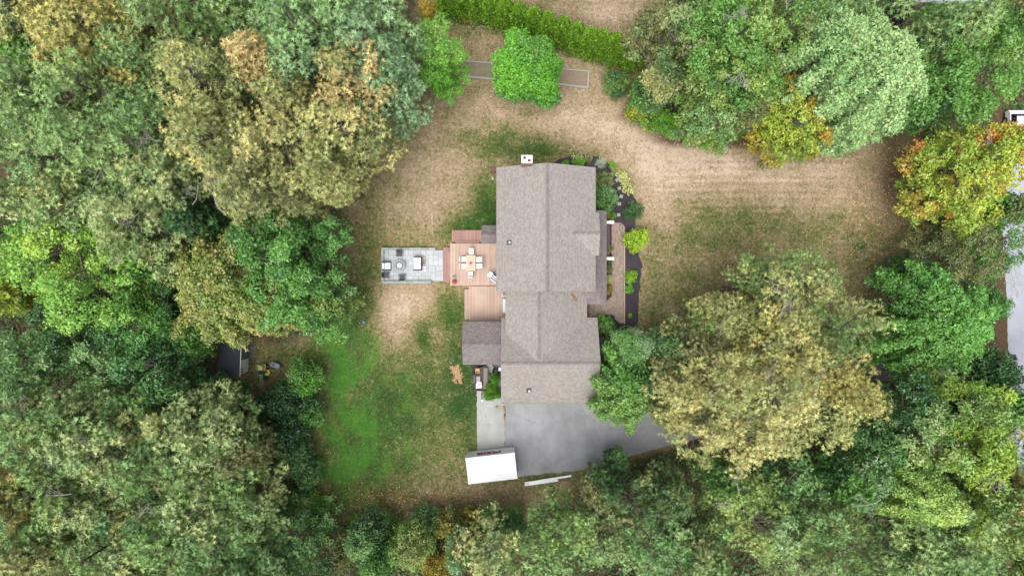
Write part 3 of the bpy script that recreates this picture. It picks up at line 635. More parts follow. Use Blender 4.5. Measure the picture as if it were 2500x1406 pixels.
# porch: plum decking, white end walls, brown door step
mb = MB(); mb.box((9.0, 4.55, .3), (.95, 3.4, .5)); pf = mb.build('porch_floor', M['plum'], house)
for i in range(5):
    mb = MB(); mb.box((8.68 + i * .165, 4.55, .565), (.15, 3.5, .03), col=(1 + .06 * (i % 3),) * 3); mb.build('floor_board', M['plum'], pf)
for y_ in (6.3, 2.82):
    mb = MB(); mb.box((9.15, y_, .62), (1.25, .2, .75)); mb.box((9.15, y_, 1.02), (1.32, .28, .06)); mb.build('porch_rail', M['white'], house)
mb = MB(); mb.box((7.12, -2.15, .3), (.7, 1.4, .55)); mb.build('door_step', M['brown_door'], house)
# ------------------------------------------------------------------ decks
deckg = empty('deck', (0, 0, 0), 0, 'pink brown timber deck in three levels behind the house', 'deck')
def platform(x0, x1, y0, y1, z, mat, parent=deckg, along='y', bw=.138, name='deck_platform', border=True):
    mb = MB(); mb.box(((x0 + x1) / 2, (y0 + y1) / 2, (z - .04) / 2), (x1 - x0 - .06, y1 - y0 - .06, z - .05)); o = mb.build(name, M['brown_door'], parent)
    if along == 'y':
        n = max(1, round((x1 - x0) / bw)); w_ = (x1 - x0) / n; me = None
        mb = MB(); mb.box((0, 0, 0), (w_ - .014, y1 - y0, .035)); me = mb.mesh('deck_board', mat)
        for i in range(n): link('deck_board', me, o, (x0 + (i + .5) * w_, (y0 + y1) / 2, z + random.Random(i).uniform(-.003, .003)))
    else:
        n = max(1, round((y1 - y0) / bw)); w_ = (y1 - y0) / n; mb = MB(); mb.box((0, 0, 0), (x1 - x0, w_ - .012, .035)); me = mb.mesh('deck_board', mat)
        for i in range(n): link('deck_board', me, o, ((x0 + x1) / 2, y0 + (i + .5) * w_, z))
    return o
def pr(x0, y0, x1, y1, z):
    a = P(x0, y1, z); b = P(x1, y0, z); return a[0], b[0], a[1], b[1]
platform(*pr(1101, 594.5, 1219, 697, .75), .75, M['deck'])
mb = MB(); a = P(1099, 698, .77); b = P(1101, 594, .77); mb.box(((a[0] + b[0]) / 2 + .04, (a[1] + b[1]) / 2, .77), (.12, b[1] - a[1], .04)); mb.build('edge_board', M['deck'], deckg)
platform(*pr(1103, 562, 1178, 592, .35), .35, M['deck_red'])
platform(*pr(1112, 588, 1170, 594, .55), .55, M['deck_red'], along='x', bw=.12, name='deck_step')
platform(*pr(1081, 604, 1099, 689, .22), .22, M['deck_red'], bw=.14, name='deck_step')
platform(*pr(1087.5, 610, 1099, 683, .42), .42, M['deck_red'], bw=.14, name='deck_step')
platform(*pr(1093, 617, 1099.4, 675, .60), .60, M['deck_red'], bw=.13, name='deck_step')
platform(*pr(1145, 698.5, 1236, 790, .55), .55, M['deck'])
platform(*pr(1134, 706, 1145, 779, .25), .25, M['deck'], name='deck_step')
# ------------------------------------------------------------------ patio
pat = empty('patio', (0, 0, 0), 0, 'rectangular grey stone patio with low capped wall left of the deck', 'patio')
x0, x1, y0, y1 = pr(937, 611, 1082, 686, .12)
mb = MB(); mb.box(((x0 + x1) / 2, (y0 + y1) / 2, .03), (x1 - x0, y1 - y0, .10)); mb.build('patio_base', M['timber_grey'], pat)
rg = random.Random(8); U = .235; nxp, nyp = int((x1 - x0) / U), int((y1 - y0) / U); occ = [[False] * nyp for _ in range(nxp)]; ux, uy = (x1 - x0) / nxp, (y1 - y0) / nyp
pm = {}
for i in range(nxp):
    for j in range(nyp):
        if occ[i][j]: continue
        for (a, b) in rg.sample([(3, 2), (2, 3), (2, 2), (2, 2), (3, 3)], 5) + [(2, 1), (1, 2), (1, 1)]:
            if i + a <= nxp and j + b <= nyp and all(not occ[i + p][j + q] for p in range(a) for q in range(b)): break
        for p in range(a):
            for q in range(b): occ[i + p][j + q] = True
        ky = (a, b, rg.randint(0, 2))
        if ky not in pm:
            g_ = (.92, 1.0, 1.08)[ky[2]]; mb = MB(); mb.box((0, 0, 0), (a * ux - .014, b * uy - .014, .05), taper=.985, col=(g_, g_, g_ * 1.01)); pm[ky] = mb.mesh('paver', M['stone'])
        link('paver', pm[ky], pat, (x0 + (i + a / 2) * ux, y0 + (j + b / 2) * uy, .115 + rg.uniform(-.004, .004)))
def wallrun(x0, y0, x1, y1, horiz):
    X0, X1, Y0, Y1 = pr(x0, y0, x1, y1, .48); mb = MB(); mb.box(((X0 + X1) / 2, (Y0 + Y1) / 2, .215), (X1 - X0 - .05, Y1 - Y0 - .05, .43)); o = mb.build('patio_wall', M['capstone'], pat)
    L = (X1 - X0) if horiz else (Y1 - Y0); n = round(L / .62)
    for i in range(n):
        c = (X0 + (i + .5) * L / n, (Y0 + Y1) / 2, .46) if horiz else ((X0 + X1) / 2, Y0 + (i + .5) * L / n, .46); mb = MB(); g_ = rg.uniform(.85, 1.12)
        mb.box((0, 0, 0), ((L / n - .02, Y1 - Y0, .06) if horiz else (X1 - X0, L / n - .02, .06)), col=(g_, g_, g_)); mb.build('cap_stone', M['capstone'], o, (c[0], c[1] + rg.uniform(-.012, .012), c[2]), rg.uniform(-.01, .01))
wallrun(930.5, 605, 1063, 611, True); wallrun(932, 686, 1053, 692, True); wallrun(930.5, 611, 936.5, 686, False)
# ------------------------------------------------------------------ brick path
mb = MB(); rg = random.Random(4); PATHP = [(1493, 545), (1510, 546), (1519, 552), (1523, 566), (1523.5, 790), (1506, 786), (1497, 768), (1480, 768), (1440, 776), (1433, 776), (1433, 738), (1480, 738), (1483, 733), (1495, 722), (1493, 720)]
pw = np.array([G(*p) for p in PATHP]); bx = .105; by = .2
xs = np.arange(G(1430, 0)[0], G(1526, 0)[0], bx); bl = []
for i, x in enumerate(xs):
    for y in np.arange(G(0, 792)[1], G(0, 543)[1], by): bl.append((x + bx / 2, y + by / 2 + (i % 2) * .1))
dd = sdist(bl, pw)
for (x, y), d_ in zip(bl, dd):
    if d_ < -.02:
        g_ = rg.uniform(.72, 1.18); mb.box((x, y, .03 + rg.uniform(-.004, .004)), (bx - .014, by - .014, .05), rg.uniform(-.03, .03), col=(g_, g_ * rg.uniform(.95, 1), g_ * rg.uniform(.9, 1)))
M['pathbrick'] = paint('path_brick', (184, 166, 152), .9, var=.2, scale=1.2, attr=True)
path = sheet('path', PATHP, .016, M['mulch'], .01, seed=3)
tag(mb.build('brick', M['pathbrick'], path), kind='stuff')
mb = MB(); ec = [(1523.5 - (0 if t > .12 else 1), 560 + t * 228) for t in np.linspace(0, 1, 48)] + [(1494 + t * 16, 546) for t in np.linspace(0, 1, 5)] + [(1510 + 13 * math.sin(a), 559 - 13 * math.cos(a)) for a in np.linspace(.2, 1.4, 6)]
for x, y in ec:
    X_, Y_ = G(x + .6, y); mb.box((X_, Y_, .045), (.12, .185, .07), 0 if y > 560 else (math.pi / 2 if x < 1512 else .8), col=(1.25, 1.22, 1.2))
tag(mb.build('edging_brick', M['pathbrick'], path), kind='stuff')
for i, (x, y, a, lb) in enumerate([(1495, 424, .5, 'northernmost, half hidden by the dark shrub'), (1506, 440, .6, 'second from the north, turned diagonally'), (1512, 460, 0, 'third from the north, in black mulch'), (1516.5, 480, -.3, 'fourth from the north, beside the variegated plants'), (1512, 498, 0, 'fifth from the north, left of the dark round bush'), (1510, 525, .15, 'southernmost, nearest the brick path')]):
    X_, Y_ = G(x, y); mb = MB(); mb.box((0, 0, 0), (.33, .33, .05), taper=.97)
    for q in (-.08, 0, .08): mb.box((q, 0, .026), (.02, .26, .006))
    tag(mb.build('stepping_stone', M['step_stone'], None, (X_, Y_, .045), a), 'square pale stepping stone, ' + lb, 'stepping stone', 'stepping stones in the garden bed')
# ------------------------------------------------------------------ furniture and loose things
def thing(name, px, py, z, rz, label, cat, group=None):
    return empty(name, P(px, py, z), rz, label, cat, group)
def bx(name, parts, mat, parent):
    mb = MB()
    for p in parts: mb.box(*p)
    return mb.build(name, mat, parent)
DZ = .77; PZ = .14
# dining table and chairs on the deck
t = thing('dining_table', 1150.5, 643, DZ, 0, 'rectangular pale tiled dining table in the middle of the deck', 'table')
TW, TL = 23.2 * .0395, 38 * .0395
tt = bx('table_top', [((0, 0, .70), (TW, TL, .05))], M['terracotta'], t)
tm = {}
for i in range(4):
    for j in range(6):
        mb = MB(); mb.box((0, 0, 0), (TW / 4 - .014, TL / 6 - .014, .02)); link('tile', tm.setdefault(0, mb.mesh('tile', M['table_top'])), tt, (-TW / 2 + (i + .5) * TW / 4, -TL / 2 + (j + .5) * TL / 6, .735))
for a, b in ((-1, -1), (1, -1), (-1, 1), (1, 1)): bx('leg', [((a * (TW / 2 - .08), b * (TL / 2 - .08), .34), (.06, .06, .68))], M['charcoal'], t)
f = thing('flower_bowl', 1150, 643.5, DZ + .75, 0, 'small bowl of pink and red flowers on the dining table', 'flower bowl')
mb = MB(); mb.lathe((0, 0, 0), [(.06, 0), (.13, .06), (.14, .08)], 14); mb.build('bowl', M['white'], f)
rg2 = np.random.default_rng(2); mb = MB()
for i in range(26):
    a = rg2.uniform(0, 6.28); r_ = rg2.uniform(0, .16); mb.lathe((r_ * math.cos(a), r_ * math.sin(a), .1 + rg2.uniform(0, .07)), [(.012, 0), (.038, .015), (.01, .03)], 6, int(rg2.integers(0, 2)))
mb.build('flowers', [M['pink'], M['redletter']], f)
def dchair(px, py, rz, lb):
    c = thing('dining_chair', px, py, DZ, rz, 'pale grey dining chair ' + lb, 'chair', 'chairs round the dining table')
    mb = MB(); mb.box((0, 0, .45), (.50, .48, .09), taper=.96); mb.box((0, .235, .5), (.5, .05, .02)); mb.build('seat', M['offwhite'], c)
    mb = MB(); mb.box((0, -.27, .72), (.5, .09, .52), rx=.15, taper=.95); mb.build('backrest', M['offwhite'], c)
    for a, b in ((-1, -1), (1, -1), (-1, 1), (1, 1)): bx('leg', [((a * .22, b * .2, .2), (.04, .04, .4))], M['charcoal'], c)
    return c
for a in ((1132, 633.5, -math.pi / 2, 'on the left side, nearer the top end'), (1132, 650.5, -math.pi / 2, 'on the left side, nearer the bottom end'), (1169.5, 634, math.pi / 2, 'on the right side, nearer the top end'), (1169.5, 650, math.pi / 2, 'on the right side, nearer the bottom end'), (1151.5, 616, math.pi, 'at the top end of the table'), (1149.5, 670, 0, 'at the bottom end of the table')): dchair(*a)
# grill
g = thing('grill', 1206, 679, DZ, rad(-38), 'white and dark blue gas grill turned askew at the house wall end of the deck', 'grill')
bx('side_shelf', [((-.48, .05, .85), (.36, .5, .05))], M['white'], g); bx('cabinet', [((.1, 0, .42), (.8, .5, .82))], M['navy'], g)
mb = MB(); mb.box((.1, .05, .95), (.78, .42, .2), taper=.8, mi=0); mb.box((.1, .03, 1.06), (.64, .1, .02), mi=1); mb.box((.1, -.1, 1.05), (.60, .06, .03), mi=1); mb.build('lid', [M['steel'], M['navy']], g); bx('handle', [((.1, -.25, .9), (.7, .06, .05))], M['white'], g)
for q in (-.1, .1, .3): mb = MB(); mb.cyl((q, -.26, .8), (q, -.3, .8), .03, .03, 8); mb.build('knob', M['white'], g)
# terracotta chiminea and lantern
c = thing('chiminea', 1110, 688.5, DZ, 0, 'orange terracotta chiminea with dark mouth at the lower left deck corner', 'chiminea')
mb = MB(); mb.lathe((0, 0, 0), [(.13, 0), (.16, .06), (.22, .22), (.23, .34), (.16, .5), (.09, .6), (.085, .72), (.11, .76), (.11, .78), (.07, .77), (.06, .6)], 20); mb.build('body', M['terracotta'], c, smooth=True)
mb = MB(); mb.cyl((0, 0, .765), (0, 0, .783), .068, .068, 14); mb.build('mouth', M['black'], c); bx('stand', [((-.16, 0, .06), (.03, .03, .12)), ((.16, 0, .06), (.03, .03, .12)), ((0, -.18, .06), (.03, .03, .12))], M['black'], c)
c = thing('lantern', 1109, 675.5, DZ, .4, 'small silver lantern just above the orange chiminea on the deck', 'lantern')
bx('base', [((0, 0, .03), (.24, .24, .05))], M['steel'], c); mb = MB(); mb.cyl((0, 0, .05), (0, 0, .3), .09, .09, 12); mb.build('glass', M['white'], c); mb = MB(); mb.lathe((0, 0, .3), [(.13, 0), (.1, .05), (.03, .1), (.02, .14)], 12); mb.torus((0, 0, .46), .05, .01, 12, 5); mb.build('cap', M['steel'], c)
# white pot and pale bench under the wing eave
c = thing('flower_pot', 1229.5, 720.5, .57, 0, 'small white pot tucked under the eave beside the lower deck', 'pot')
mb = MB(); mb.lathe((0, 0, 0), [(.11, 0), (.15, .2), (.17, .24), (.15, .25), (.14, .2)], 16); mb.build('pot', M['white'], c, smooth=True); mb = MB(); mb.lathe((.03, .04, .2), [(.05, 0), (.09, .06), (.03, .12)], 10); mb.build('plant', M['navy'], c)
c = thing('bench', 1234, 746, .57, 0, 'long pale blue bench against the wall on the lower deck', 'bench')
bx('seat', [((0, 0, .42), (.5, 1.32, .06))], M['pale_blue'], c)
for b in (-.55, .55): bx('leg', [((0, b, .2), (.4, .06, .4))], M['pale_blue'], c)
# fire pit
c = thing('fire_pit', 977, 648, PZ, 0, 'round stone fire pit with a light mesh dome on the patio', 'fire pit')
mb = MB(); mb.lathe((0, 0, 0), [(.52, 0), (.52, .28), (.34, .28), (.32, .05)], 28); mb.build('core', M['charcoal'], c)
for i in range(14):
    a0, a1 = i * 2 * math.pi / 14 + .02, (i + 1) * 2 * math.pi / 14 - .02; mb = MB(); vs = []
    for z in (.27, .34):
        for r_, a in ((.33, a0), (.56, a0), (.565, (a0 + a1) / 2), (.56, a1), (.33, a1)): vs.append((r_ * math.cos(a), r_ * math.sin(a), z))
    g_ = rg.uniform(.85, 1.1); mb.add(vs, [(4, 3, 2, 1, 0), (5, 6, 7, 8, 9)] + [(k, (k + 1) % 5, 5 + (k + 1) % 5, 5 + k) for k in range(5)], 0, None, (g_, g_, g_)); mb.build('ring_stone', M['capstone'], c)
mb = MB(); mb.torus((0, 0, .36), .3, .025, 28, 6); mb.build('rim', M['black'], c)
mb = MB(); mb.lathe((0, 0, .36), [(.285, 0), (.24, .09), (.14, .15), (.03, .17)], 20); mb.build('dome', M['white'], c, smooth=True); mb = MB()
for a in (0, 1.1, 2.2): mb.box((.04 * math.cos(a), .05 * math.sin(a), .54), (.22, .025, .02), a, rx=0)
mb.build('handle', M['charcoal'], c)
# loveseat, arm chair
def sofa(px, py, rz, w_, lb, cat, nm, seats):
    c = thing(nm, px, py, PZ, rz, lb, cat); bx('frame', [((0, .02, .15), (w_ + .16, .72, .22)), ((-(w_ / 2 + .05), 0, .36), (.09, .74, .42)), (((w_ / 2 + .05), 0, .36), (.09, .74, .42)), ((0, -.36, .42), (w_ + .2, .08, .64))], M['charcoal'], c)
    for i in range(seats):
        mb = MB(); q = -w_ / 2 + (i + .5) * w_ / seats; mb.box((q, .08, .38), (w_ / seats - .02, .6, .17), taper=.93); mb.build('seat_cushion', M['cushion'], c); mb = MB(); mb.box((q, -.25, .58), (w_ / seats - .02, .17, .42), rx=.16, taper=.9); mb.build('back_cushion', M['cushion'], c)
    return c
sofa(1021, 644, math.pi / 2, 1.16, 'two seat outdoor sofa with white cushions on the patio', 'sofa', 'loveseat', 2)
sofa(946, 650, -math.pi / 2, .66, 'single patio armchair with white cushion at the left wall', 'armchair', 'armchair', 1)
def pchair(px, py, rz, lb):
    c = thing('patio_chair', px, py, PZ, rz, lb, 'chair', 'dark patio chairs'); 
    mb = MB()
    for i in range(7): mb.box((-.21 + i * .07, 0, .4), (.055, .46, .025))
    mb.build('seat', M['charcoal'], c); mb = MB()
    for i in range(5): mb.box((0, -.25 - i * .03, .48 + i * .1), (.5, .03, .085), rx=.2)
    mb.build('backrest', M['charcoal'], c)
    for a in (-1, 1): bx('armrest', [((a * .27, 0, .6), (.045, .5, .03)), ((a * .27, .22, .3), (.03, .03, .6))], M['black'], c)
    for a, b in ((-1, -1), (1, -1), (-1, 1), (1, 1)): bx('leg', [((a * .24, b * .22, .19), (.035, .035, .38))], M['black'], c)
pchair(976.5, 621, math.pi - .05, 'dark slatted patio chair above the fire pit by the top wall'); pchair(945.5, 672, -math.pi / 2, 'dark slatted patio chair in the lower left patio corner'); pchair(983, 676, .08, 'dark slatted patio chair below the fire pit by the bottom wall')
# pile of stones behind the sofa, with two pale folded cushions
cols = ['cream', 'step_stone', 'cream', 'brick', 'brick', 'cream']
for i, (mt, lb) in enumerate([('cream', 'topmost'), ('step_stone', 'second from the top'), ('brick', 'reddish one in the middle'), ('cream', 'just below the reddish one')]):
    c = thing('flat_stone', 1035 + (i % 2), 631 + i * 5.6, PZ, i * .7, 'flat rounded stone in the row behind the white sofa, ' + lb, 'stone', 'stones laid behind the sofa')
    mb = MB(); 
    for k in range(3): mb.lathe((rg.uniform(-.08, .08), rg.uniform(-.05, .05), k * .07), [(.1, 0), (.155 - .02 * k, .02), (.155 - .02 * k, .05), (.08, .065)], 8, 0, 1.15, .8)
    mb.build('stone', M[mt], c)
for i, lb in enumerate(('upper', 'lower')):
    c = thing('folded_cushion', 1036, 653.5 + i * 6, PZ, .1 * i, lb + ' of two pale folded cushions lying behind the sofa', 'cushion', 'folded cushions'); mb = MB(); mb.box((0, 0, .06), (.4, .2, .1), taper=.9); mb.box((0, 0, .13), (.38, .18, .05), taper=.9); mb.build('cushion', M['cushion'], c)
# ------------------------------------------------------------------ trailer with load
c = thing('utility_trailer', 1177, 923, 0, 0, 'dark open utility trailer loaded with boxes left of the garage', 'trailer'); zt = .5
bx('frame', [((0, 0, zt - .06), (1.16, 2.2, .08)), ((0, -1.6, zt - .1), (.08, 1.0, .07))], M['black'], c)
mb0 = None
for i in range(8):
    mb = MB(); g_ = rg.uniform(.75, 1.15); mb.box((-.5 + i * .143, 0, zt), (.135, 2.1, .03), col=(g_,) * 3); mb.build('floor_board', M['wood_dark'] if i < 5 else M['wood_grey'], c)
for a, b, d_ in ((-.58, 0, (.05, 2.2)), (.58, 0, (.05, 2.2)), (0, 1.1, (1.2, .05)), (0, -1.1, (1.2, .05))): bx('side_rail', [((a, b, zt + .26), (d_[0], d_[1], .06)), ((a, b, zt + .08), (d_[0] * .8, d_[1] * .98, .05))], M['wood_dark'], c)
for a in (-1, 1):
    mb = MB(); mb.cyl((a * .66, 0, .3), (a * .82, 0, .3), .3, .3, 18); mb.build('wheel', M['black'], c); bx('fender', [((a * .74, 0, .64), (.22, .8, .04))], M['black'], c)
mb = MB(); mb.cyl((0, -2.1, .4), (0, -2.1, .6), .05, .05, 8); mb.box((0, -2.1, .46), (.12, .16, .06)); mb.build('hitch', M['steel'], c)
c = thing('wicker_basket', 1166, 904, zt + .02, .05, 'tan wicker basket at the top end of the trailer', 'basket'); mb = MB(); mb.lathe((0, 0, 0), [(.2, 0), (.24, .25), (.27, .3), (.22, .3), (.19, .04)], 4, 0, 1.05, 1.15); mb.box((0, .12, .24), (.3, .12, .05)); mb.build('body', M['tan_box'], c, rz=math.pi / 4)
c = thing('storage_tub', 1168, 924, zt + .02, 0, 'grey tub between the basket and the cardboard box on the trailer', 'tub'); bx('body', [((0, 0, .12), (.34, .5, .24))], M['steel'], c); bx('lid', [((0, 0, .26), (.36, .52, .03))], M['timber_grey'], c)
c = thing('cardboard_box', 1170, 941, zt + .02, .04, 'open cardboard box holding white papers at the bottom end of the trailer', 'box'); bx('body', [((0, 0, .13), (.56, .44, .26))], M['tan_box'], c); bx('flap', [((-.2, 0, .27), (.2, .44, .02)), ((0, .3, .24), (.44, .16, .02))], M['cushion'], c); bx('papers', [((.1, -.02, .28), (.28, .34, .05))], M['cushion'], c)
for i in range(2):
    c = thing('loose_plank', 1184.5 + i * 4.2, 918 + i * 3, zt + .03, .02 * i - .01, ('left' if i == 0 else 'right') + ' of the two grey weathered planks lying on the trailer', 'plank', 'planks on the trailer'); mb = MB(); mb.box((0, 0, .02), (.145, 1.8, .04), col=(1.5 - .2 * i,) * 3); mb.build('plank', M['wood_grey'], c)
# wheelbarrow
c = thing('wheelbarrow', 1212, 905, 0, .5, 'black wheelbarrow tipped beside the wall between trailer and garage', 'wheelbarrow'); mb = MB(); mb.lathe((0, 0, .35), [(.2, 0), (.36, .22), (.38, .24), (.34, .24), (.18, .03)], 18, 0, 1, 1.15); mb.build('tray', M['black'], c)
mb = MB(); mb.torus((0, 0, 0), .2, .05, 18, 8); o = mb.build('wheel', M['black'], c, (0, .55, .2)); o.rotation_euler = (0, math.pi / 2, 0)
for a in (-1, 1): mb = MB(); mb.cyl((a * .1, .5, .25), (a * .28, -.85, .55), .02, .02, 6); mb.build('handle', M['steel'], c)
c = thing('watering_can', 1205, 912, 0, .3, 'small silver watering can in front of the black wheelbarrow', 'watering can'); mb = MB(); mb.cyl((0, 0, 0), (0, 0, .28), .12, .1, 12); mb.build('body', M['steel'], c); mb = MB(); mb.cyl((0, .1, .08), (0, .32, .34), .025, .02, 8); mb.build('spout', M['steel'], c)
# meter box on the garage wall corner
c = thing('meter_box', 1222, 895.5, 0, 0, 'white meter box on a post at the garage corner', 'meter box'); bx('box', [((0, 0, 1.5), (.3, .3, .5))], M['white'], c); bx('post', [((0, 0, .62), (.08, .08, 1.25))], M['steel'], c)
# ------------------------------------------------------------------ storage container
A = np.array(G(1141, 1101.5)); B = np.array(G(1256, 1088.5)); ang = math.atan2(B[1] - A[1], B[0] - A[0]); Lc = float(np.hypot(*(B - A))); Wc = 2.45; Hc = 2.45
nrm2 = np.array([math.sin(ang), -math.cos(ang)]); cen = (A + B) / 2 + nrm2 * Wc / 2
c = empty('storage_container', (cen[0], cen[1], 0), ang, 'white portable storage container with red lettering on the driveway edge', 'container')
bx('body', [((0, 0, Hc / 2 + .06), (Lc - .06, Wc - .06, Hc - .1))], M['white'], c)
mb = MB(); mb.box((0, 0, Hc), (Lc, Wc, .07))
for i in range(18): mb.box((-Lc / 2 + (i + .5) * Lc / 18, 0, Hc + .04), (.07, Wc - .12, .03))
mb.build('roof', M['container'], c)
for a, b in ((-1, -1), (1, -1), (-1, 1), (1, 1)): bx('corner_post', [((a * (Lc / 2 - .05), b * (Wc / 2 - .05), Hc / 2), (.13, .13, Hc))], M['white'], c)
bx('base_rail', [((0, Wc / 2 - .02, .14), (Lc, .08, .2)), ((0, -Wc / 2 + .02, .14), (Lc, .08, .2)), ((Lc / 2 - .02, 0, .14), (.08, Wc, .2)), ((-Lc / 2 + .02, 0, .14), (.08, Wc, .2))], M['steel'], c)
for i in range(16): bx('wall_rib', [((-Lc / 2 + .2 + i * (Lc - .4) / 15, Wc / 2 - .02, Hc / 2 + .1), (.035, .03, Hc - .35))], M['white'], c)
mb = MB()
for i in range(12): mb.box((Lc / 2 + .0, 0, .32 + i * .17), (.05, Wc - .3, .145))
mb.build('roller_door', M['tank_grey'], c); bx('door_handle', [((Lc / 2 + .05, 0, .5), (.04, .2, .06))], M['black'], c)
def letters(parent, x0, z0, w_, h_, t_=.075, y=0):
    """P O D S as red outlined capitals on the north face (read from the north)"""
    gl = {'P': [(0, 0, 0, 1), (0, 1, 1, 1), (1, .5, 1, 1), (0, .5, 1, .5)], 'O': [(0, 0, 0, 1), (1, 0, 1, 1), (0, 1, 1, 1), (0, 0, 1, 0)], 'D': [(0, 0, 0, 1), (.85, .1, .85, .9), (0, 1, .8, 1), (0, 0, .8, 0)], 'S': [(0, 1, 1, 1), (0, .5, 0, 1), (0, .5, 1, .5), (1, 0, 1, .5), (0, 0, 1, 0)]}
    for i, ch_ in enumerate('PODS'):
        mb = MB(); ox = x0 - i * (w_ * 1.34)
        for a, b, c_, d_ in gl[ch_]:
            X0, X1 = ox - a * w_, ox - c_ * w_; Z0, Z1 = z0 + b * h_, z0 + d_ * h_
            mb.box(((X0 + X1) / 2, y, (Z0 + Z1) / 2), (abs(X1 - X0) + t_ * 1.5, .02, abs(Z1 - Z0) + t_ * 1.5))
        mb.build('letter', M['redletter'], parent)
letters(c, .92, 1.12, .42, .62, .09, Wc / 2 + .02)
# white posts on the grass
for i, (ax, ay, bx_, by_, w_, z, lb) in enumerate([(1281, 1177, 1394, 1159, .18, .22, 'longest, lying uppermost'), (1281, 1183, 1362, 1171.5, .16, .08, 'lowest in the picture'), (1292, 1179, 1361, 1167, .17, .12, 'shorter, squeezed between the others')]):
    a, b = np.array(G(ax, ay)), np.array(G(bx_, by_)); L_ = float(np.hypot(*(b - a))); mb = MB(); mb.box((0, 0, 0), (L_, w_, .12)); o = mb.build('fence_post', M['white'], None, ((a[0] + b[0]) / 2, (a[1] + b[1]) / 2, z), math.atan2(b[1] - a[1], b[0] - a[0]))
    tag(o, 'white square post lying on the grass below the driveway, ' + lb, 'post', 'white posts on the grass')
    for e in (-1, 1): m2 = MB(); m2.box((e * (L_ / 2 + .005), 0, 0), (.012, w_ - .05, .08)); m2.build('hollow_end', M['charcoal'], o)
# ------------------------------------------------------------------ shed
c = thing('shed', 561, 862, 0, rad(-2.5), 'white and teal garden shed with dark flat roof under the trees', 'shed'); SW, SL = 2.15, 4.5
c.location = (P(561, 0, 2.2)[0], P(0, 858, 2.2)[1], 0)
bx('wall', [((-.05, 0, .98), (SW - .22, SL - .2, 1.96))], M['white'], c)
mb = MB(); roof_plane(mb, [(-SW / 2, SL / 2, 2.0), (-SW / 2, -SL / 2, 2.0), (SW / 2, -SL / 2, 2.3), (SW / 2, SL / 2, 2.3)], .07); rf = mb.build('roof', M['char'], c)
for i in range(1, 14):
    mb = MB(); q = -SL / 2 + i * SL / 14; mb.box((0, q, 2.163), (SW, .02, .012), ry=-.139); mb.build('roof_seam', M['black'], rf)
bx('fascia', [((SW / 2 + .01, 0, 2.25), (.04, SL + .02, .12))], M['white'], c)
xw = SW / 2 - .16
for i in range(2):
    d_ = bx('door', [((xw + .03, -.05 + (i - .5) * .78, .95), (.06, .74, 1.75))], M['teal'], c)
    for k in range(3): bx('door_board', [((xw + .065, -.05 + (i - .5) * .78 + (k - 1) * .24, .95), (.015, .2, 1.7))], M['teal'], d_)
for y_ in (-1.95, -1.7): bx('vent', [((xw + .03, y_, 1.5), (.05, .12, .3))], M['black'], c)
c = thing('ramp', 611, 857.5, 0, rad(-1.5), 'weathered grey plank ramp in front of the teal shed doors', 'ramp')
for i in range(8):
    mb = MB(); g_ = rg.uniform(.7, 1.2); mb.box((0, 0, 0), (1.2, .14, .03), ry=.1, col=(g_,) * 3); mb.build('plank', M['wood_grey'], c, (rg.uniform(-.04, .04), -.58 + i * .155, .12))
# ------------------------------------------------------------------ lawn tractor facing down
c = thing('lawn_tractor', 643.5, 906, 0, rad(-176), 'green and yellow riding lawn mower parked near the shed', 'lawn mower')
mb = MB(); mb.box((0, .48, .55), (.44, .72, .34), taper=.82); mb.box((0, .84, .5), (.36, .06, .2)); mb.build('hood', M['tractor_green'], c)
bx('chassis', [((0, 0, .36), (.36, 1.5, .14))], M['black'], c)
bx('fender', [((-.34, -.42, .56), (.3, .62, .07)), ((.34, -.42, .56), (.3, .62, .07)), ((0, -.68, .55), (.7, .14, .08))], M['tractor_green'], c)
mb = MB(); mb.box((0, -.38, .68), (.44, .42, .1), taper=.92); mb.box((0, -.6, .84), (.44, .1, .34), rx=.2, taper=.9); mb.build('seat', M['tractor_yellow'], c)
bx('footrest', [((0, -.02, .42), (.8, .34, .04))], M['black'], c); bx('dash', [((0, .16, .68), (.34, .16, .2))], M['charcoal'], c)
mb = MB(); mb.torus((0, .02, .86), .16, .02, 20, 6); mb.box((0, .02, .85), (.3, .03, .02)); mb.build('steering_wheel', M['black'], c)
mb = MB(); mb.cyl((-.42, .1, .22), (-.42, .1, .3), .33, .31, 20); mb.box((.05, .1, .22), (.7, .5, .12)); mb.build('mower_deck', M['tractor_yellow'], c)
mb = MB(); mb.cyl((-.42, .1, .3), (-.42, .1, .34), .12, .12, 12); mb.build('deck_pulley', M['tractor_green'], c)
for a in (-1, 1):
    mb = MB(); mb.cyl((a * .3, -.45, .26), (a * .54, -.45, .26), .26, .26, 18); wh = mb.build('rear_wheel', M['black'], c); mb = MB(); mb.cyl((a * .5, -.45, .26), (a * .56, -.45, .26), .12, .1, 12); mb.build('hub', M['tractor_yellow'], wh)
    mb = MB(); mb.cyl((a * .3, .7, .18), (a * .46, .7, .18), .18, .18, 16); wh = mb.build('front_wheel', M['black'], c); mb = MB(); mb.cyl((a * .44, .7, .18), (a * .48, .7, .18), .08, .08, 10); mb.build('hub', M['tractor_yellow'], wh)
bx('headlight', [((-.12, .875, .55), (.1, .02, .08))], M['white'], c); bx('headlight', [((.12, .875, .55), (.1, .02, .08))], M['white'], c)
c = thing('sprayer_tank', 676, 890, 0, rad(-20), 'grey rounded tank cart with red and black caps behind the mower', 'tank')
mb = MB(); prof = [(.22, .25), (.27, .3), (.27, .5), (.2, .58)]
n = 28; vs = []
for r_, z in prof:
    for i in range(n):
        a = 2 * math.pi * i / n; vs.append((math.copysign(.26, math.cos(a)) * min(1, abs(math.cos(a)) * 8) + r_ * math.cos(a), r_ * .98 * math.sin(a), z))
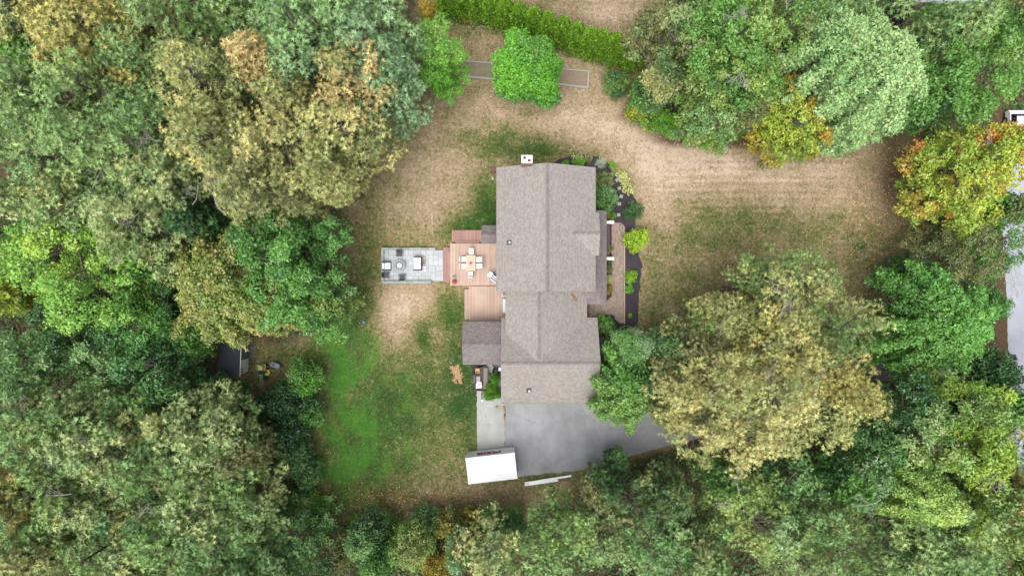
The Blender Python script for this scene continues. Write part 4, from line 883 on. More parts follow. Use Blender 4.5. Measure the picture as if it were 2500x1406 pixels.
mb.add(vs, [(j * n + i, j * n + (i + 1) % n, (j + 1) * n + (i + 1) % n, (j + 1) * n + i) for j in range(3) for i in range(n)] + [tuple(range(3 * n, 4 * n))]); mb.build('tank', M['tank_grey'], c)
mb = MB(); mb.cyl((-.32, .02, .58), (-.32, .02, .63), .08, .075, 14); mb.build('red_cap', M['red'], c); mb = MB(); mb.cyl((-.1, 0, .58), (-.1, 0, .66), .1, .09, 14); mb.build('black_cap', M['black'], c)
for a in (-1, 1): mb = MB(); mb.cyl((0, a * .2, .14), (0, a * .34, .14), .15, .15, 14); mb.build('wheel', M['black'], c)
c = thing('gazing_ball', 891.5, 785, 0, 0, 'blue glazed gazing ball on a stand in the left lawn', 'garden ornament')
mb = MB(); mb.lathe((0, 0, .55), [(.02, 0), (.1, .03), (.145, .12), (.13, .2), (.06, .26), (.01, .28)], 18); mb.build('ball', M['blue'], c, smooth=True); mb = MB(); mb.cyl((0, 0, 0), (0, 0, .55), .09, .05, 10); mb.build('stand', M['cream'], c)
c = thing('round_lid', 1206, 415, 0, 0, 'round dark brown pot lid at the upper left house corner', 'lid'); mb = MB(); mb.lathe((0, 0, 0), [(.24, 0), (.27, .3), (.27, .34), (.1, .36)], 20); mb.build('lid', M['brown_door'], c)
c = thing('rock', 1203, 436, 0, 0, 'pale cream rock on the grass below the round brown lid', 'rock'); mb = MB(); mb.lathe((0, 0, -.02), [(.16, 0), (.18, .08), (.11, .17), (.03, .2)], 7, 0, .8, 1.2); mb.build('rock', M['cream'], c)
# raised beds and landscape timbers at the top of the lawn
def timber(parent, a, b, w_=.14, h_=.18, nm='timber', mat='timber_grey', z=.09):
    a, b = np.array(G(*a)), np.array(G(*b)); L_ = float(np.hypot(*(b - a))); n = max(1, round(L_ / 2.4))
    for i in range(n):
        p = a + (b - a) * (i + .5) / n; mb = MB(); mb.box((0, 0, 0), (L_ / n - .03, w_, h_)); mb.build(nm, M[mat], parent, (p[0], p[1], z + rg.uniform(-.01, .01)), math.atan2(b[1] - a[1], b[0] - a[0]) + rg.uniform(-.01, .01))
c = empty('raised_bed', (*G(1400, 190), 0), 0, 'raised timber bed of bare soil right of the round maple', 'raised bed'); c.location = (0, 0, 0)
timber(c, (1360, 168.5), (1437, 176)); timber(c, (1360, 206), (1434, 216), .2); timber(c, (1437, 176), (1433.5, 216), .16); timber(c, (1350, 168), (1350, 205), .14)
M['soil'] = paint('soil', (158, 140, 120), 1, var=.35, scale=3); sheet('soil', [(1350, 168), (1437, 176), (1434, 215), (1350, 206)], .07, M['soil'], .0, kind=None, parent=c)
c = empty('raised_bed', (0, 0, 0), 0, 'raised timber bed of grassy soil between the two lawn trees', 'raised bed')
timber(c, (1130, 151), (1215, 156)); timber(c, (1130, 188), (1215, 195), .2); timber(c, (1215, 156), (1214, 195), .14); timber(c, (1130, 151), (1130, 188), .14); M['soil2'] = paint('grassy_soil', (150, 142, 116), 1, var=.4, scale=2); sheet('soil', [(1130, 151), (1215, 156), (1214, 195), (1130, 188)], .07, M['soil2'], .0, kind=None, parent=c)
c = empty('garden_edging', (0, 0, 0), 0, 'old weathered timber edging running below the bright hedge', 'edging')
for a, b in (((1118, 44), (1165, 62)), ((1172, 64), (1205, 73)), ((1208, 73), (1262, 84)), ((1370, 115), (1400, 123)), ((1425, 130), (1470, 146)), ((1480, 148), (1548, 162))): timber(c, a, b, .13, .14, z=.07)
# white car and mailboxes at the right edge
c = empty('parked_car', (*P(2500, 322, 1.5)[:2], 0), rad(180), 'white parked car with dark windscreen cut by the right picture edge', 'car')
prof = [(-2.2, .35), (-2.25, .75), (-2.0, .95), (-1.9, 1.0), (-.0, 1.02), (.95, .98), (2.1, .82), (2.25, .6), (2.2, .35)]
def extr(prof, w_, mi=0, inset=0):
    mb = MB(); k = len(prof); mb.add([(-w_ / 2, y, z) for y, z in prof] + [(w_ / 2, y, z) for y, z in prof], [tuple(range(k)), tuple(range(2 * k - 1, k - 1, -1))] + [(i, k + i, k + (i + 1) % k, (i + 1) % k) for i in range(k)]); return mb
extr(prof, 1.8).build('body', M['white'], c)
mb = MB(); zb, zt_ = 1.0, 1.5; lo = [(-.84, -1.85), (.84, -1.85), (.84, .95), (-.84, .95)]; hi = [(-.66, -1.45), (.66, -1.45), (.66, .3), (-.66, .3)]
mb.add([(x, y, zb) for x, y in lo] + [(x, y, zt_) for x, y in hi], [(0, 1, 5, 4), (1, 2, 6, 5), (2, 3, 7, 6), (3, 0, 4, 7)]); mb.build('windows', M['navy'], c)
bx('roof', [((0, -.575, 1.52), (1.36, 1.8, .05))], M['white'], c)
for a in (-1, 1):
    for b in (-1, 1): mb = MB(); mb.cyl((a * .72, b * 1.35, .33), (a * .92, b * 1.35, .33), .33, .33, 18); wh = mb.build('wheel', M['black'], c); mb = MB(); mb.cyl((a * .9, b * 1.35, .33), (a * .93, b * 1.35, .33), .19, .19, 12); mb.build('rim', M['steel'], wh)
    bx('headlight', [((a * .65, 2.2, .68), (.3, .1, .12))], M['steel'], c); bx('mirror', [((a * .98, .7, 1.05), (.16, .1, .12))], M['black'], c)
for (px, py, rz, lb) in ((2447, 312, .1, 'black mailbox on a post left of the white car'), (2452, 866, .4, 'dark mailbox on a post at the edge of the right hand road')):
    c = thing('mailbox', px, py, 0, rz, lb, 'mailbox'); mb = MB(); mb.box((0, 0, .6), (.1, .1, 1.2)); mb.build('post', M['black'], c); mb = MB(); mb.box((0, -.12, 1.25), (.18, .5, .2)); mb.cyl((0, -.37, 1.35), (0, .13, 1.35), .09, .09, 10); mb.build('box', M['charcoal'], c)
# ------------------------------------------------------------------ garden plants
def plant(px, py, r, h, pal, label, name='shrub', cat='shrub', style='leaf', **k):
    k.setdefault('rc', max(.10, r * .04 * .30)); k.setdefault('leafL', .10); k.setdefault('low', .08); k.setdefault('zcf', .42); k.setdefault('dens', 2.6)
    return tree(px, py, r, h, style, pal, label, name, cat, **k)
plant(1474, 440, 26, 2.0, 'mid', 'dark olive green rounded shrub at the upper right house wall', mix=('olivedark', .35), leafL=.13)
plant(1478, 482, 32, 2.6, 'blue', 'bushy blue green shrub below the dark one at the house wall', mix=('mid', .4), leafL=.15, rc=.36, dens=1.6)
plant(1550, 513, 25, 1.7, 'dark', 'dense round dark green bush on the outer edge of the mulch bed', leafL=.09)
plant(1555, 586, 30, 1.8, 'limeyel', 'bright lime yellow round shrub right of the brick path', leafL=.13, rc=.34)
plant(1543, 676, 15, 1.0, 'limeyel', 'ragged lime yellow shrub halfway down the mulch bed', leafL=.13, rc=.26)
plant(1537, 706, 11, .7, 'bright', 'small fresh green mound just below the ragged lime shrub')
plant(1539, 771, 6, .4, 'bright', 'tiny light green seedling near the lower end of the mulch bed', 'seedling', 'plant')
plant(1518, 425, 13, .9, 'variegated', 'uppermost clump of the pale variegated hostas', 'hosta', 'plant', 'big', leafL=.18, group='variegated hostas')
plant(1527, 441, 14, .9, 'variegated', 'middle clump of the pale variegated hostas', 'hosta', 'plant', 'big', leafL=.18, group='variegated hostas')
plant(1537, 459, 15, .9, 'variegated', 'lowest and largest clump of the pale variegated hostas', 'hosta', 'plant', 'big', leafL=.18, group='variegated hostas')
plant(1495, 402, 9, .7, 'bright', 'small bright green perennial right of the silvery spiky plant', 'perennial', 'plant')
plant(1503, 412, 12, .6, 'olive', 'olive brown perennial above the variegated hostas', 'perennial', 'plant')
plant(1411, 387, 13, .9, 'variegated', 'yellow green leafy plant behind the upper right roof edge', 'perennial', 'plant', 'big', leafL=.16)
plant(1412, 397, 16, 1.6, 'bright', 'rounded bright green boxwood at the upper right roof edge', 'boxwood', leafL=.07)
plant(1382, 399, 10, 1.5, 'bright', 'smaller bright green boxwood nearer the roof ridge', 'boxwood', leafL=.07)
plant(1436, 387, 12, .5, 'olive', 'faded brown green ground plant between the bright shrub and silver grass', 'perennial', 'plant')
plant(1494, 527, 12, 1.1, 'gold', 'olive gold shrub at the porch roof corner above the brick path', mix=('mid', .4))
for i, (y, p, lb) in enumerate(((607, 'olivedark', 'topmost'), (634, 'mid', 'second'), (658, 'olivedark', 'third, dull olive'), (682, 'variegated', 'fourth, thin and pale'), (707, 'gold', 'lowest, golden green'))):
    plant(1487, y, 11, .9, p, 'low shrub in the narrow bed between porch and brick path, ' + lb, 'low_shrub', 'shrub', group='low shrubs beside the brick path')
plant(1478, 795, 27, 2.2, 'oakgreen', 'yellow green shrub at the garage corner below the brick path', mix=('mid', .4), leafL=.14, rc=.35, dens=1.6)
plant(1488, 838, 24, 1.4, 'olivedark', 'brownish shrub in the dark gap between garage and blue green tree', leafL=.14)
plant(1480, 872, 18, 1.2, 'gold', 'low golden green shrub against the right garage wall', leafL=.13)
# silver spiky grass
o = empty('spiky_grass', (*G(1466, 400), 0), 0, 'silver green spiky ornamental grass at the upper right house corner', 'grass plant')
rg3 = np.random.default_rng(3); N = 230; az = rg3.uniform(0, 6.28, N); el = rg3.uniform(.15, 1.2, N); d = np.stack([np.cos(az) * np.cos(el), np.sin(az) * np.cos(el), np.sin(el)], 1)
link('blades', leaf_mesh('blades', np.zeros((N, 3)) + d * .03, d, np.tile([0, 0, 1.], (N, 1)) + rg3.normal(0, .2, (N, 3)), rg3.uniform(.35, .8, N), np.full(N, .05), np.array(lin((196, 212, 186), LK)) * rg3.uniform(.6, 1.1, (N, 1)), True), o)
# dwarf spruces, arborvitae hedge: cones of upright sprays
def cone(px, py, r, h, pal, label, name, cat, group=None, n=2600, top=.25, leafL=.16, px_at=.5, power=.8):
    SEED[0] += 1; rng = np.random.default_rng(SEED[0]); z = h * px_at; x, y, _ = P(px, py, z); R = r * S * (H - z) / H
    o = empty(name, (x, y, 0), rng.uniform(0, 6.28), label, cat, group); ph = rng.uniform(0, 6.28, 4)
    u = rng.random(n) ** .85; az = rng.uniform(0, 6.28318, n); prof = R * ((1 - u) ** power * (1 - top * .4) + .04) * (1 + .10 * np.sin(az * 5 + ph[0]) + .08 * np.sin(az * 9 + u * 9 + ph[1]) + .08 * np.sin(u * 14 + az * 2 + ph[2]))
    rr = prof * np.where(rng.random(n) < .8, rng.uniform(.86, 1.05, n), rng.uniform(.45, .86, n)); e = np.stack([np.cos(az), np.sin(az), np.zeros(n)], 1)
    c = np.stack([rr * e[:, 0], rr * e[:, 1], .05 * h + u * h * .95], 1); d = nrm(e * .75 + np.array([0, 0, .75]) + rng.normal(0, .35, (n, 3))); nn = nrm(np.cross(e, np.array([0, 0, 1.])) + rng.normal(0, .7, (n, 3)))
    A, B, C, sh = PAL[pal]; t = np.clip(.5 + .3 * np.sin(az * 5 + u * 11) + rng.normal(0, .25, n), 0, 1)[:, None]; col = np.array(lin(B, LK)) * (1 - t) + np.array(lin(A, LK)) * t; col = np.where((rng.random(n) < sh)[:, None], np.array(lin(C, LK)), col) * rng.normal(1, .12, (n, 1))
    L_ = leafL * rng.uniform(.6, 1.2, n); link('foliage', leaf_mesh('foliage', c, d, nn, L_, L_ * .5, np.clip(col, .004, .8)), o); STAT['tri'] += n * 2
    mb = MB(); mb.cyl((0, 0, 0), (0, 0, h * .85), max(.04, R * .1), .02, 6); mb.build('trunk', M['bark'], o); return o
for (x, y, h, r, lb) in ((1207, 926, 2.6, 13, 'uppermost of the four bright green cone shrubs, next to the garage'), (1200, 946, 2.9, 14, 'tallest middle one of the four bright green cone shrubs'), (1194, 965, 2.1, 14, 'lower left one of the four bright green cone shrubs'), (1213, 962, 1.9, 12, 'lower right one of the four bright green cone shrubs')):
    cone(x, y, r * 1.25, h, 'bright', lb, 'cone_shrub', 'shrub', 'dwarf conifers beside the garage', 3600, leafL=.10, power=.55)
hx = [(1092, -8), (1128, -6), (1164, 0), (1200, 12), (1234, 22), (1268, 34), (1302, 44), (1337, 56), (1372, 66), (1404, 80), (1436, 92), (1466, 98), (1497, 106), (1527, 116), (1548, 124)]
onames = ['far left end, cut by the top edge', 'second from the left end', 'third from the left end', 'fourth from the left end', 'fifth from the left end', 'sixth from the left, above the round maple', 'seventh from the left, straight above the round maple', 'eighth, middle of the row', 'seventh from the right end', 'sixth from the right end', 'fifth from the right end', 'fourth from the right end', 'third from the right end', 'second from the right end', 'last at the right end beside the oaks']
for (x, y), lb in zip(hx, onames): cone(x, y + 8, 33, 5.6, 'arbor', 'bright green arborvitae in the long hedge, ' + lb, 'arborvitae', 'hedge tree', 'arborvitae hedge', 5600, leafL=.22, power=.55)
plant(1138, 34, 16, 1.3, 'yellow', 'yellow flowering shrub below the left end of the hedge', leafL=.12)
plant(1042, 14, 22, 2.4, 'yellow', 'reddish orange shrub at the left end of the hedge', mix=('gold', .5), leafL=.12)
plant(1095, 8, 26, 2.2, 'dark', 'dark green shrub between the red shrub and the hedge', leafL=.14)
# ------------------------------------------------------------------ trees
W = 'trees of the western wood'; E_ = 'trees by the eastern road'; SW_ = 'trees of the south western wood'; SO = 'trees below the driveway'; NE = 'trees at the top right'
def pine(px, py, r, h, pal, lb, g=W, **k): return tree(px, py, r, h, 'tuft', pal, lb, 'pine_tree', 'pine tree', g, **k)
def maple(px, py, r, h, pal, lb, g=W, nm='maple_tree', **k): return tree(px, py, r, h, k.pop('style', 'leaf'), pal, lb, nm, 'tree', g, **k)
# north west pines
pine(200, 45, 150, 21, 'yellowtan', 'straw yellow pine in the top left corner', low=.45)
pine(330, 20, 70, 20, 'yellowtan', 'smaller straw yellow pine cut by the top edge beside the corner pine', low=.45)
maple(60, 60, 85, 9, 'deep', 'dark low tree in shadow at the top left corner', nm='understorey_tree')
maple(0, 95, 32, 13, 'bright', 'bright green sliver of a tree on the left edge near the top')
maple(150, 110, 70, 10, 'deep', 'dark low tree in the gap below the corner pine', nm='understorey_tree')
pine(60, 215, 110, 20, 'greygreen', 'grey green pine on the left edge below the dark gap')
pine(215, 205, 100, 20, 'greygreen', 'blue grey pine left of the straw tipped pines, near the top', mix=('green', .4))
pine(310, 120, 75, 19, 'greygreen', 'narrow green pine below the straw yellow ones')
pine(440, 50, 130, 21, 'grey', 'large grey green pine at the top edge, left part', mix=('green', .5))
pine(560, 30, 80, 19, 'greygreen', 'grey green pine between two big ones at the top edge')
pine(475, 190, 115, 22, 'olive', 'yellow green tipped pine left of the rusty tan one', mix=('greygreen', .3))
pine(630, 150, 82, 22, 'tanwarm', 'rusty tan pine left of centre among the blue green pines')
pine(740, 60, 155, 22, 'blue', 'large blue green pine at the top edge', mix=('greygreen', .3))
pine(900, 70, 120, 20, 'blue', 'blue grey pine right of the large one at the top edge', mix=('greygreen', .3), low=.2)
pine(690, 230, 80, 20, 'olive', 'olive pine between the two rusty tan pines')
pine(850, 190, 100, 22, 'tanwarm', 'tan pine at the right side of the wood', mix=('olive', .35))
pine(955, 215, 80, 17, 'blue', 'blue green pine at the wood edge beside the lime green tree', low=.1)
pine(935, 140, 75, 18, 'blue', 'pale blue pine above the wood edge beside the lime tree', low=.2)
pine(520, 330, 125, 21, 'tan', 'straw tipped pine in the middle of the left wood', mix=('olive', .4))
pine(690, 360, 120, 21, 'tan', 'tan olive pine right of the straw tipped middle pine', mix=('olive', .5))
pine(830, 330, 105, 20, 'tan', 'tan olive pine near the lawn edge', mix=('olive', .5), low=.15)
pine(900, 290, 65, 15, 'olivedark', 'shaded olive pine low at the lawn edge', low=.08, mix=('blue', .4))
pine(790, 425, 75, 18, 'olive', 'olive pine at the lower end of the pine edge', low=.12)
pine(640, 450, 100, 20, 'olive', 'dull olive pine above the blue green round tree', mix=('olivedark', .4))
pine(720, 480, 50, 16, 'olivedark', 'small olive pine beside the bare brown trunk', low=.15)
pine(560, 445, 85, 19, 'olive', 'olive green pine right of the bare twigs', dead=[(545, 520, 16, 150, 3.4, .07), (470, 500, 17, 60, 2.6, .05)])
pine(250, 360, 125, 21, 'greygreen', 'broad grey green pine in the middle left', mix=('grey', .4), dead=[(395, 345, 16, 160, 2.4, .08), (360, 385, 16, 130, 1.8, .06)])
pine(90, 370, 115, 20, 'greygreen', 'grey green pine on the left edge, third down')
pine(350, 290, 85, 21, 'greygreen', 'grey green pine beside the straw tipped middle pine')
pine(380, 430, 90, 20, 'grey', 'grey pine above the bright tipped tree', dead=[(225, 460, 18, 40, 2.0, .04)])
pine(160, 480, 95, 19, 'greygreen', 'grey green pine above the pale lime tree', mix=('olive', .3))
pine(40, 480, 70, 18, 'grey', 'grey pine on the left edge above the bare fallen twigs')
pine(310, 540, 115, 20, 'grey', 'grey green pine with stiff tufts just above the bright lime maple', dead=[(340, 520, 19, 200, 1.6, .04)])
pine(455, 540, 60, 14, 'dark', 'dark small pine in the gap beside the bright tipped tree', low=.1)
tree(95, 545, 60, 7, 'leaf', 'deep', 'shrubby dark tree among the grey bare twigs at the left edge', 'understorey_tree', 'tree', W, dead=[(40, 555, 12, 5, 3.6, .09), (110, 540, 12, 80, 2.6, .06), (60, 575, 11, 20, 4.0, .06)])
# middle left deciduous
maple(60, 620, 105, 14, 'limegreen', 'pale green maple on the left edge', rc=.7)
maple(210, 665, 155, 16, 'lime', 'bright lime green maple with puffy crown at the left', rc=.74, mix=('limegreen', .4))
maple(8, 725, 65, 12, 'autumn', 'yellow green tree on the left edge below the pale maple')
maple(330, 620, 70, 11, 'mid', 'mid green tree hidden between lime maple and grey pines')
maple(400, 740, 80, 10, 'dark', 'dark tree filling the gap right of the lime maple', nm='understorey_tree')
maple(515, 700, 150, 15, 'tipped', 'broad maple with tan tipped leaves above the shed', radial=13, dens=1.1, mix=('tan', .2), rc=.6)
maple(690, 650, 158, 14, 'bluedark', 'big round blue green tree at the lawn edge', low=.08, mix=('mid', .45), dens=1.2, rc=.7)
maple(618, 748, 80, 12, 'tipped', 'yellow green tan flecked tree right above the shed roof', radial=9, rc=.55, low=.2)
maple(770, 760, 75, 10, 'mid', 'mid green low tree at the edge of the bright lawn', low=.05, mix=('tipped', .3))
maple(610, 590, 75, 12, 'bluedark', 'blue green tree above the tan tipped maple')
maple(330, 800, 95, 13, 'mid', 'plain green tree below the lime maple', mix=('dark', .4))
maple(180, 830, 90, 11, 'dark', 'dark green tree below left of the lime maple')
maple(50, 870, 95, 14, 'bluedark', 'blue green oak on the left edge, lower half', mix=('grey', .4))
maple(240, 900, 90, 13, 'bluedark', 'dull blue green oak right of the left edge oak', mix=('greygreen', .3))
maple(380, 890, 100, 12, 'mid', 'leafy mid green tree left of the shed', mix=('dark', .5))
maple(452, 822, 62, 8, 'mid', 'low green tree touching the shed roof from the left', low=.05)
maple(470, 960, 55, 8, 'dark', 'dark low tree just below left of the shed', nm='understorey_tree', low=.05)
maple(572, 962, 28, 3.5, 'bluedark', 'small blue green sapling at the lower shed corner', nm='sapling', low=.05)
maple(130, 770, 75, 10, 'dark', 'dark tree between lime maple and left edge')
# south west wood
sw = [(45, 985, 105, 18, 'greygreen', 'uppermost grey green tree on the left edge of the lower wood'), (175, 1000, 95, 18, 'grey', 'grey tree right of the left edge one, top of the lower wood'), (290, 985, 80, 17, 'greygreen', 'green grey tree third along the top of the lower wood'),
 (420, 1020, 105, 18, 'grey', 'rounded pale olive tree below the shadowed hollow'), (530, 1025, 95, 17, 'grey', 'olive tree beside the dark shrub bank'), (90, 1110, 110, 19, 'greygreen', 'grey green tree on the left edge, second down'), (240, 1115, 105, 19, 'grey', 'grey crown in the middle of the lower left wood'),
 (370, 1140, 100, 18, 'greygreen', 'green crown right of the middle of the lower left wood'), (500, 1130, 110, 18, 'grey', 'speckled olive crown near the shrub bank'), (600, 1110, 70, 15, 'olivedark', 'olive dark crown right at the shrub bank'), (50, 1240, 105, 19, 'greygreen', 'grey green tree on the left edge, third down'),
 (180, 1245, 105, 19, 'grey', 'broad crown with grey twigs near the left bottom'), (320, 1250, 95, 18, 'bluedark', 'darker crown in the hollow of the lower left wood'), (560, 1210, 110, 17, 'grey', 'olive grey tree at the right end of the lower left wood'), (440, 1300, 110, 19, 'greygreen', 'fresh green crown with pale tips near the bottom edge'),
 (570, 1320, 105, 18, 'greygreen', 'pale green crown right of the pale tipped one near the bottom edge'), (60, 1360, 110, 19, 'grey', 'crown in the bottom left corner'), (210, 1370, 105, 19, 'greygreen', 'crown on the bottom edge right of the corner one'), (340, 1380, 90, 18, 'greygreen', 'third crown along the bottom edge from the left'), (480, 1400, 95, 18, 'grey', 'fourth crown along the bottom edge from the left'), (610, 1400, 80, 16, 'greygreen', 'fifth crown along the bottom edge from the left')]
for i, (x, y, r, h, p, lb) in enumerate(sw):
    dd_ = []
    if i == 1: dd_ = [(70, 1010, 15, 150, 2.0, .05)]
    if i == 11: dd_ = [(175, 1205, 16, 200, 2.6, .08), (20, 1130, 16, 160, 2.2, .06)]
    if i == 14: dd_ = [(330, 1270, 17, 50, 2.2, .06), (300, 1345, 17, 200, 1.8, .07), (375, 1370, 17, 80, 1.6, .06)]
    if i == 6: dd_ = [(150, 1150, 17, 120, 1.8, .04), (205, 1100, 17, 80, 1.5, .04)]
    if y < 1060: y += 42; x -= 8
    elif x > 480: x -= 22; y += 10
    tree(x, y, r, h, 'tuft', p, lb, 'oak_tree', 'tree', SW_, leafL=.27, mix=('tan', .12) if i % 3 == 0 else ('green', .25), dead=dd_)
# shrub bank and lower centre
lowt = [(735, 930, 60, 4.5, 'mid', 'fresh green brambly shrub right of the mower', 'bright'), (680, 985, 62, 5.5, 'dark', 'dark green shrub below the mower', 'deep'), (745, 1010, 40, 4, 'mid', 'shrub with light green shoots at the left lawn edge', 'dark'), (690, 1060, 60, 6, 'deep', 'deep green shrub in the middle of the bank', 'dark'), (640, 990, 45, 6, 'deep', 'darkest shrub against the left wood', 'dark'),
 (700, 1130, 58, 6, 'bluedark', 'blue green shrub low on the bank', 'dark'), (742, 1165, 34, 4, 'bluedark', 'small blue green shrub touching the lawn edge', 'dark'), (735, 1225, 45, 3.5, 'autumn', 'yellowish shrub at the lower left lawn corner', 'mid'), (770, 1260, 40, 3.5, 'mid', 'green shrub below the yellowish one at the lawn corner', 'bright'),
 (730, 1310, 82, 9, 'bluedark', 'wide blue green bush tree below the lawn corner', 'mid'), (650, 1260, 50, 7, 'mid', 'green tree behind the wide blue green bush', 'dark'), (700, 1390, 75, 8, 'dark', 'dark bush on the bottom edge, left of centre', 'mid'), (805, 1370, 62, 8, 'olivedark', 'olive bush with yellow flecks on the bottom edge', 'dark'), (880, 1330, 62, 9, 'bluedark', 'slate green tree at the bottom of the lawn', 'deep'), (862, 1288, 26, 2.5, 'autumn', 'low yellow green shrub at the bottom lawn edge', 'mid'), (915, 1385, 60, 9, 'dark', 'dark tree on the bottom edge below the slate green one', 'mid'),
 (1000, 1350, 72, 9, 'oakgreen', 'yellow green bush tree at the bottom centre', 'olive'), (945, 1295, 30, 3, 'bluedark', 'small slate shrub at the bottom lawn edge', 'mid'), (1030, 1285, 38, 4.5, 'blue', 'blue green shrub at the bottom lawn edge', 'bluedark'), (1095, 1290, 50, 5, 'olivedark', 'olive shrub with orange yellow leaves at the bottom lawn edge', 'gold'), (1115, 1365, 46, 10, 'blue', 'mint green sapling on the bottom edge', 'mid'),
 (1205, 1285, 46, 6, 'mid', 'fresh green shrub tree right of the olive shrub', 'dark'), (1160, 1330, 45, 7, 'dark', 'dark shrub between mint sapling and oaks', 'mid'), (1150, 1285, 35, 4, 'dark', 'dull green shrub at the bottom lawn edge left of the fresh one', 'gold'), (1255, 1290, 34, 5, 'dark', 'dark shrub below the container', 'mid'), (1065, 1395, 40, 6, 'gold', 'golden shrub on the bottom edge', 'olivedark')]
for x, y, r, h, p, lb, mx in lowt: tree(x, y, r, h, 'leaf', p, lb, 'bush', 'bush', 'bushes round the lower lawn', low=.03, zcf=.42, mix=(mx, .4), rc=.5 if r > 50 else .38, leafL=.17, dens=1.1)
for x, y, r, h, p, lb, mx in [(1200, 1380, 90, 16, 'grey', 'grey oak with pale tips on the bottom edge', 'tan'), (1330, 1385, 92, 16, 'greygreen', 'green grey oak on the bottom edge below the white posts', 'green'), (1368, 1292, 80, 15, 'green', 'yellow green oak below the white posts', 'oakgreen'), (1470, 1206, 58, 12, 'olivedark', 'olive oak touching the driveway', 'dark'), (1480, 1330, 85, 16, 'greygreen', 'green oak on the bottom edge, next right', 'olivedark'),
 (1540, 1235, 85, 14, 'olivedark', 'dull olive oak below the driveway bend', 'dark'), (1600, 1340, 95, 16, 'bluedark', 'dark grey green oak with bluish leaves at the bottom', 'grey'), (1510, 1130, 26, 6, 'bluedark', 'small blue green sapling leaning over the driveway', 'dark'), (1640, 1220, 75, 13, 'olivedark', 'olive oak below the big golden tree', 'dark'), (1700, 1330, 75, 14, 'dark', 'dark oak left of the fresh green one', 'olivedark'),
 (1850, 1275, 118, 17, 'green', 'fresh green oak with pale tips at the bottom', 'blue'), (1790, 1185, 55, 13, 'mid', 'narrow green oak above the fresh green one', 'green'), (1930, 1175, 85, 13, 'bluedark', 'blue green tree below the golden tree', 'dark'), (1990, 1270, 85, 15, 'bluedark', 'blue grey tree right of the fresh green oak', 'greygreen'), (1960, 1375, 95, 16, 'grey', 'pale speckled oak on the bottom edge', 'green'), (1740, 1400, 70, 15, 'greygreen', 'grey green oak on the bottom edge left of the speckled one', 'green'), (2080, 1340, 95, 17, 'olive', 'olive oak on the bottom edge, right part', 'green'), (2085, 1200, 75, 12, 'mid', 'mid green tree in the gap left of the pale larch', 'dark')]:
    tree(x, y, r, h, 'tuft', p, lb, 'oak_tree', 'tree', SO, leafL=.24, mix=(mx, .3), dens=1.1, low=.2 if h > 12 else .08, dead=([(1805, 1205, 16, 100, 1.6, .05), (1790, 1230, 16, 170, 1.4, .05)] if x == 1850 else []))
tree(2290, 1235, 92, 18, 'fine', 'palelime', 'feathery pale lime larch near the lower right', 'larch_tree', 'tree', SO, radial=9, dens=1.3, low=.2, dead=[(2150, 1220, 16, 210, 2.2, .06)])
for x, y, r, h, p, lb, mx in [(2200, 990, 82, 13, 'dark', 'dark green tree below the dark drive', 'greygreen'), (2260, 1080, 95, 16, 'greygreen', 'mottled green oak above the pale larch', 'oakgreen'), (2160, 1090, 70, 12, 'mid', 'green tree right of the golden tree', 'bluedark'), (2370, 990, 90, 17, 'oakgreen', 'yellow green oak by the road', 'autumn'), (2460, 1000, 75, 14, 'mid', 'green tree on the right edge below the road', 'dark'), (2400, 1110, 100, 17, 'oakgreen', 'bright speckled oak near the right edge', 'autumn'), (2470, 1190, 85, 17, 'green', 'oak on the right edge with grey twigs', 'oakgreen'), (2400, 1280, 95, 17, 'green', 'oak right of the pale larch', 'autumn'), (2470, 1370, 90, 17, 'oakgreen', 'oak in the bottom right corner', 'green'), (2360, 1385, 85, 16, 'green', 'oak on the bottom edge next to the corner one', 'oakgreen'), (2210, 1390, 90, 15, 'blue', 'blue green tree on the bottom edge below the larch', 'greygreen'), (2130, 1160, 45, 12, 'blue', 'slim mint green tree left of the larch', 'mid')]:
    tree(x, y, r, h, 'leaf', p, lb, 'oak_tree', 'tree', 'oaks in the lower right corner', mix=(mx, .4), dens=1.15, low=.2, dead=([(2440, 1085, 16, 20, 1.7, .07), (2460, 1190, 16, 150, 2.0, .06)] if x == 2400 and y == 1110 else []))
# big golden tree: several crowns
gold = [(1880, 730, 105, 18, 'olive', 'top crown of the golden grove, with bare white branch', [(1925, 745, 17.5, 125, 2.2, .07), (1905, 790, 17.5, 100, 1.9, .07), (1930, 760, 17.5, 60, 1.2, .04)]), (1960, 720, 95, 18, 'olive', 'upper right crown of the golden grove', []), (2030, 830, 100, 19, 'olive', 'right hand crown of the golden grove', []), (1890, 860, 115, 21, 'yellowtan', 'brightest middle crown of the golden grove', [(1900, 880, 20, 200, 1.5, .05)]), (2020, 950, 105, 19, 'yellowtan', 'crown of the golden grove nearest the dark drive', [(1990, 925, 18.5, 150, 1.7, .05), (1985, 905, 18.5, 20, 1.3, .04)]),
 (1760, 800, 75, 15, 'olive', 'upper left crown of the golden grove', [(1790, 808, 14, 185, 1.6, .05)]), (1700, 880, 85, 15, 'olivedark', 'left crown of the golden grove, dull olive', []), (1735, 975, 110, 20, 'tan', 'lower left crown of the golden grove, straw tipped', []), (1870, 1000, 115, 21, 'tan', 'lower middle crown of the golden grove, straw tipped', []), (1700, 1070, 85, 18, 'tan', 'lowest left crown of the golden grove', []), (1800, 1090, 95, 18, 'tan', 'lowest middle crown of the golden grove', []), (1960, 1060, 90, 18, 'yellowtan', 'lowest right crown of the golden grove', []), (2090, 1000, 60, 16, 'yellowtan', 'outlying right crown of the golden grove, near the dark drive', []), (1640, 950, 45, 13, 'olivedark', 'shaded left flank crown of the golden grove', []), (1635, 1040, 45, 13, 'tan', 'crown of the golden grove overhanging the driveway', [])]
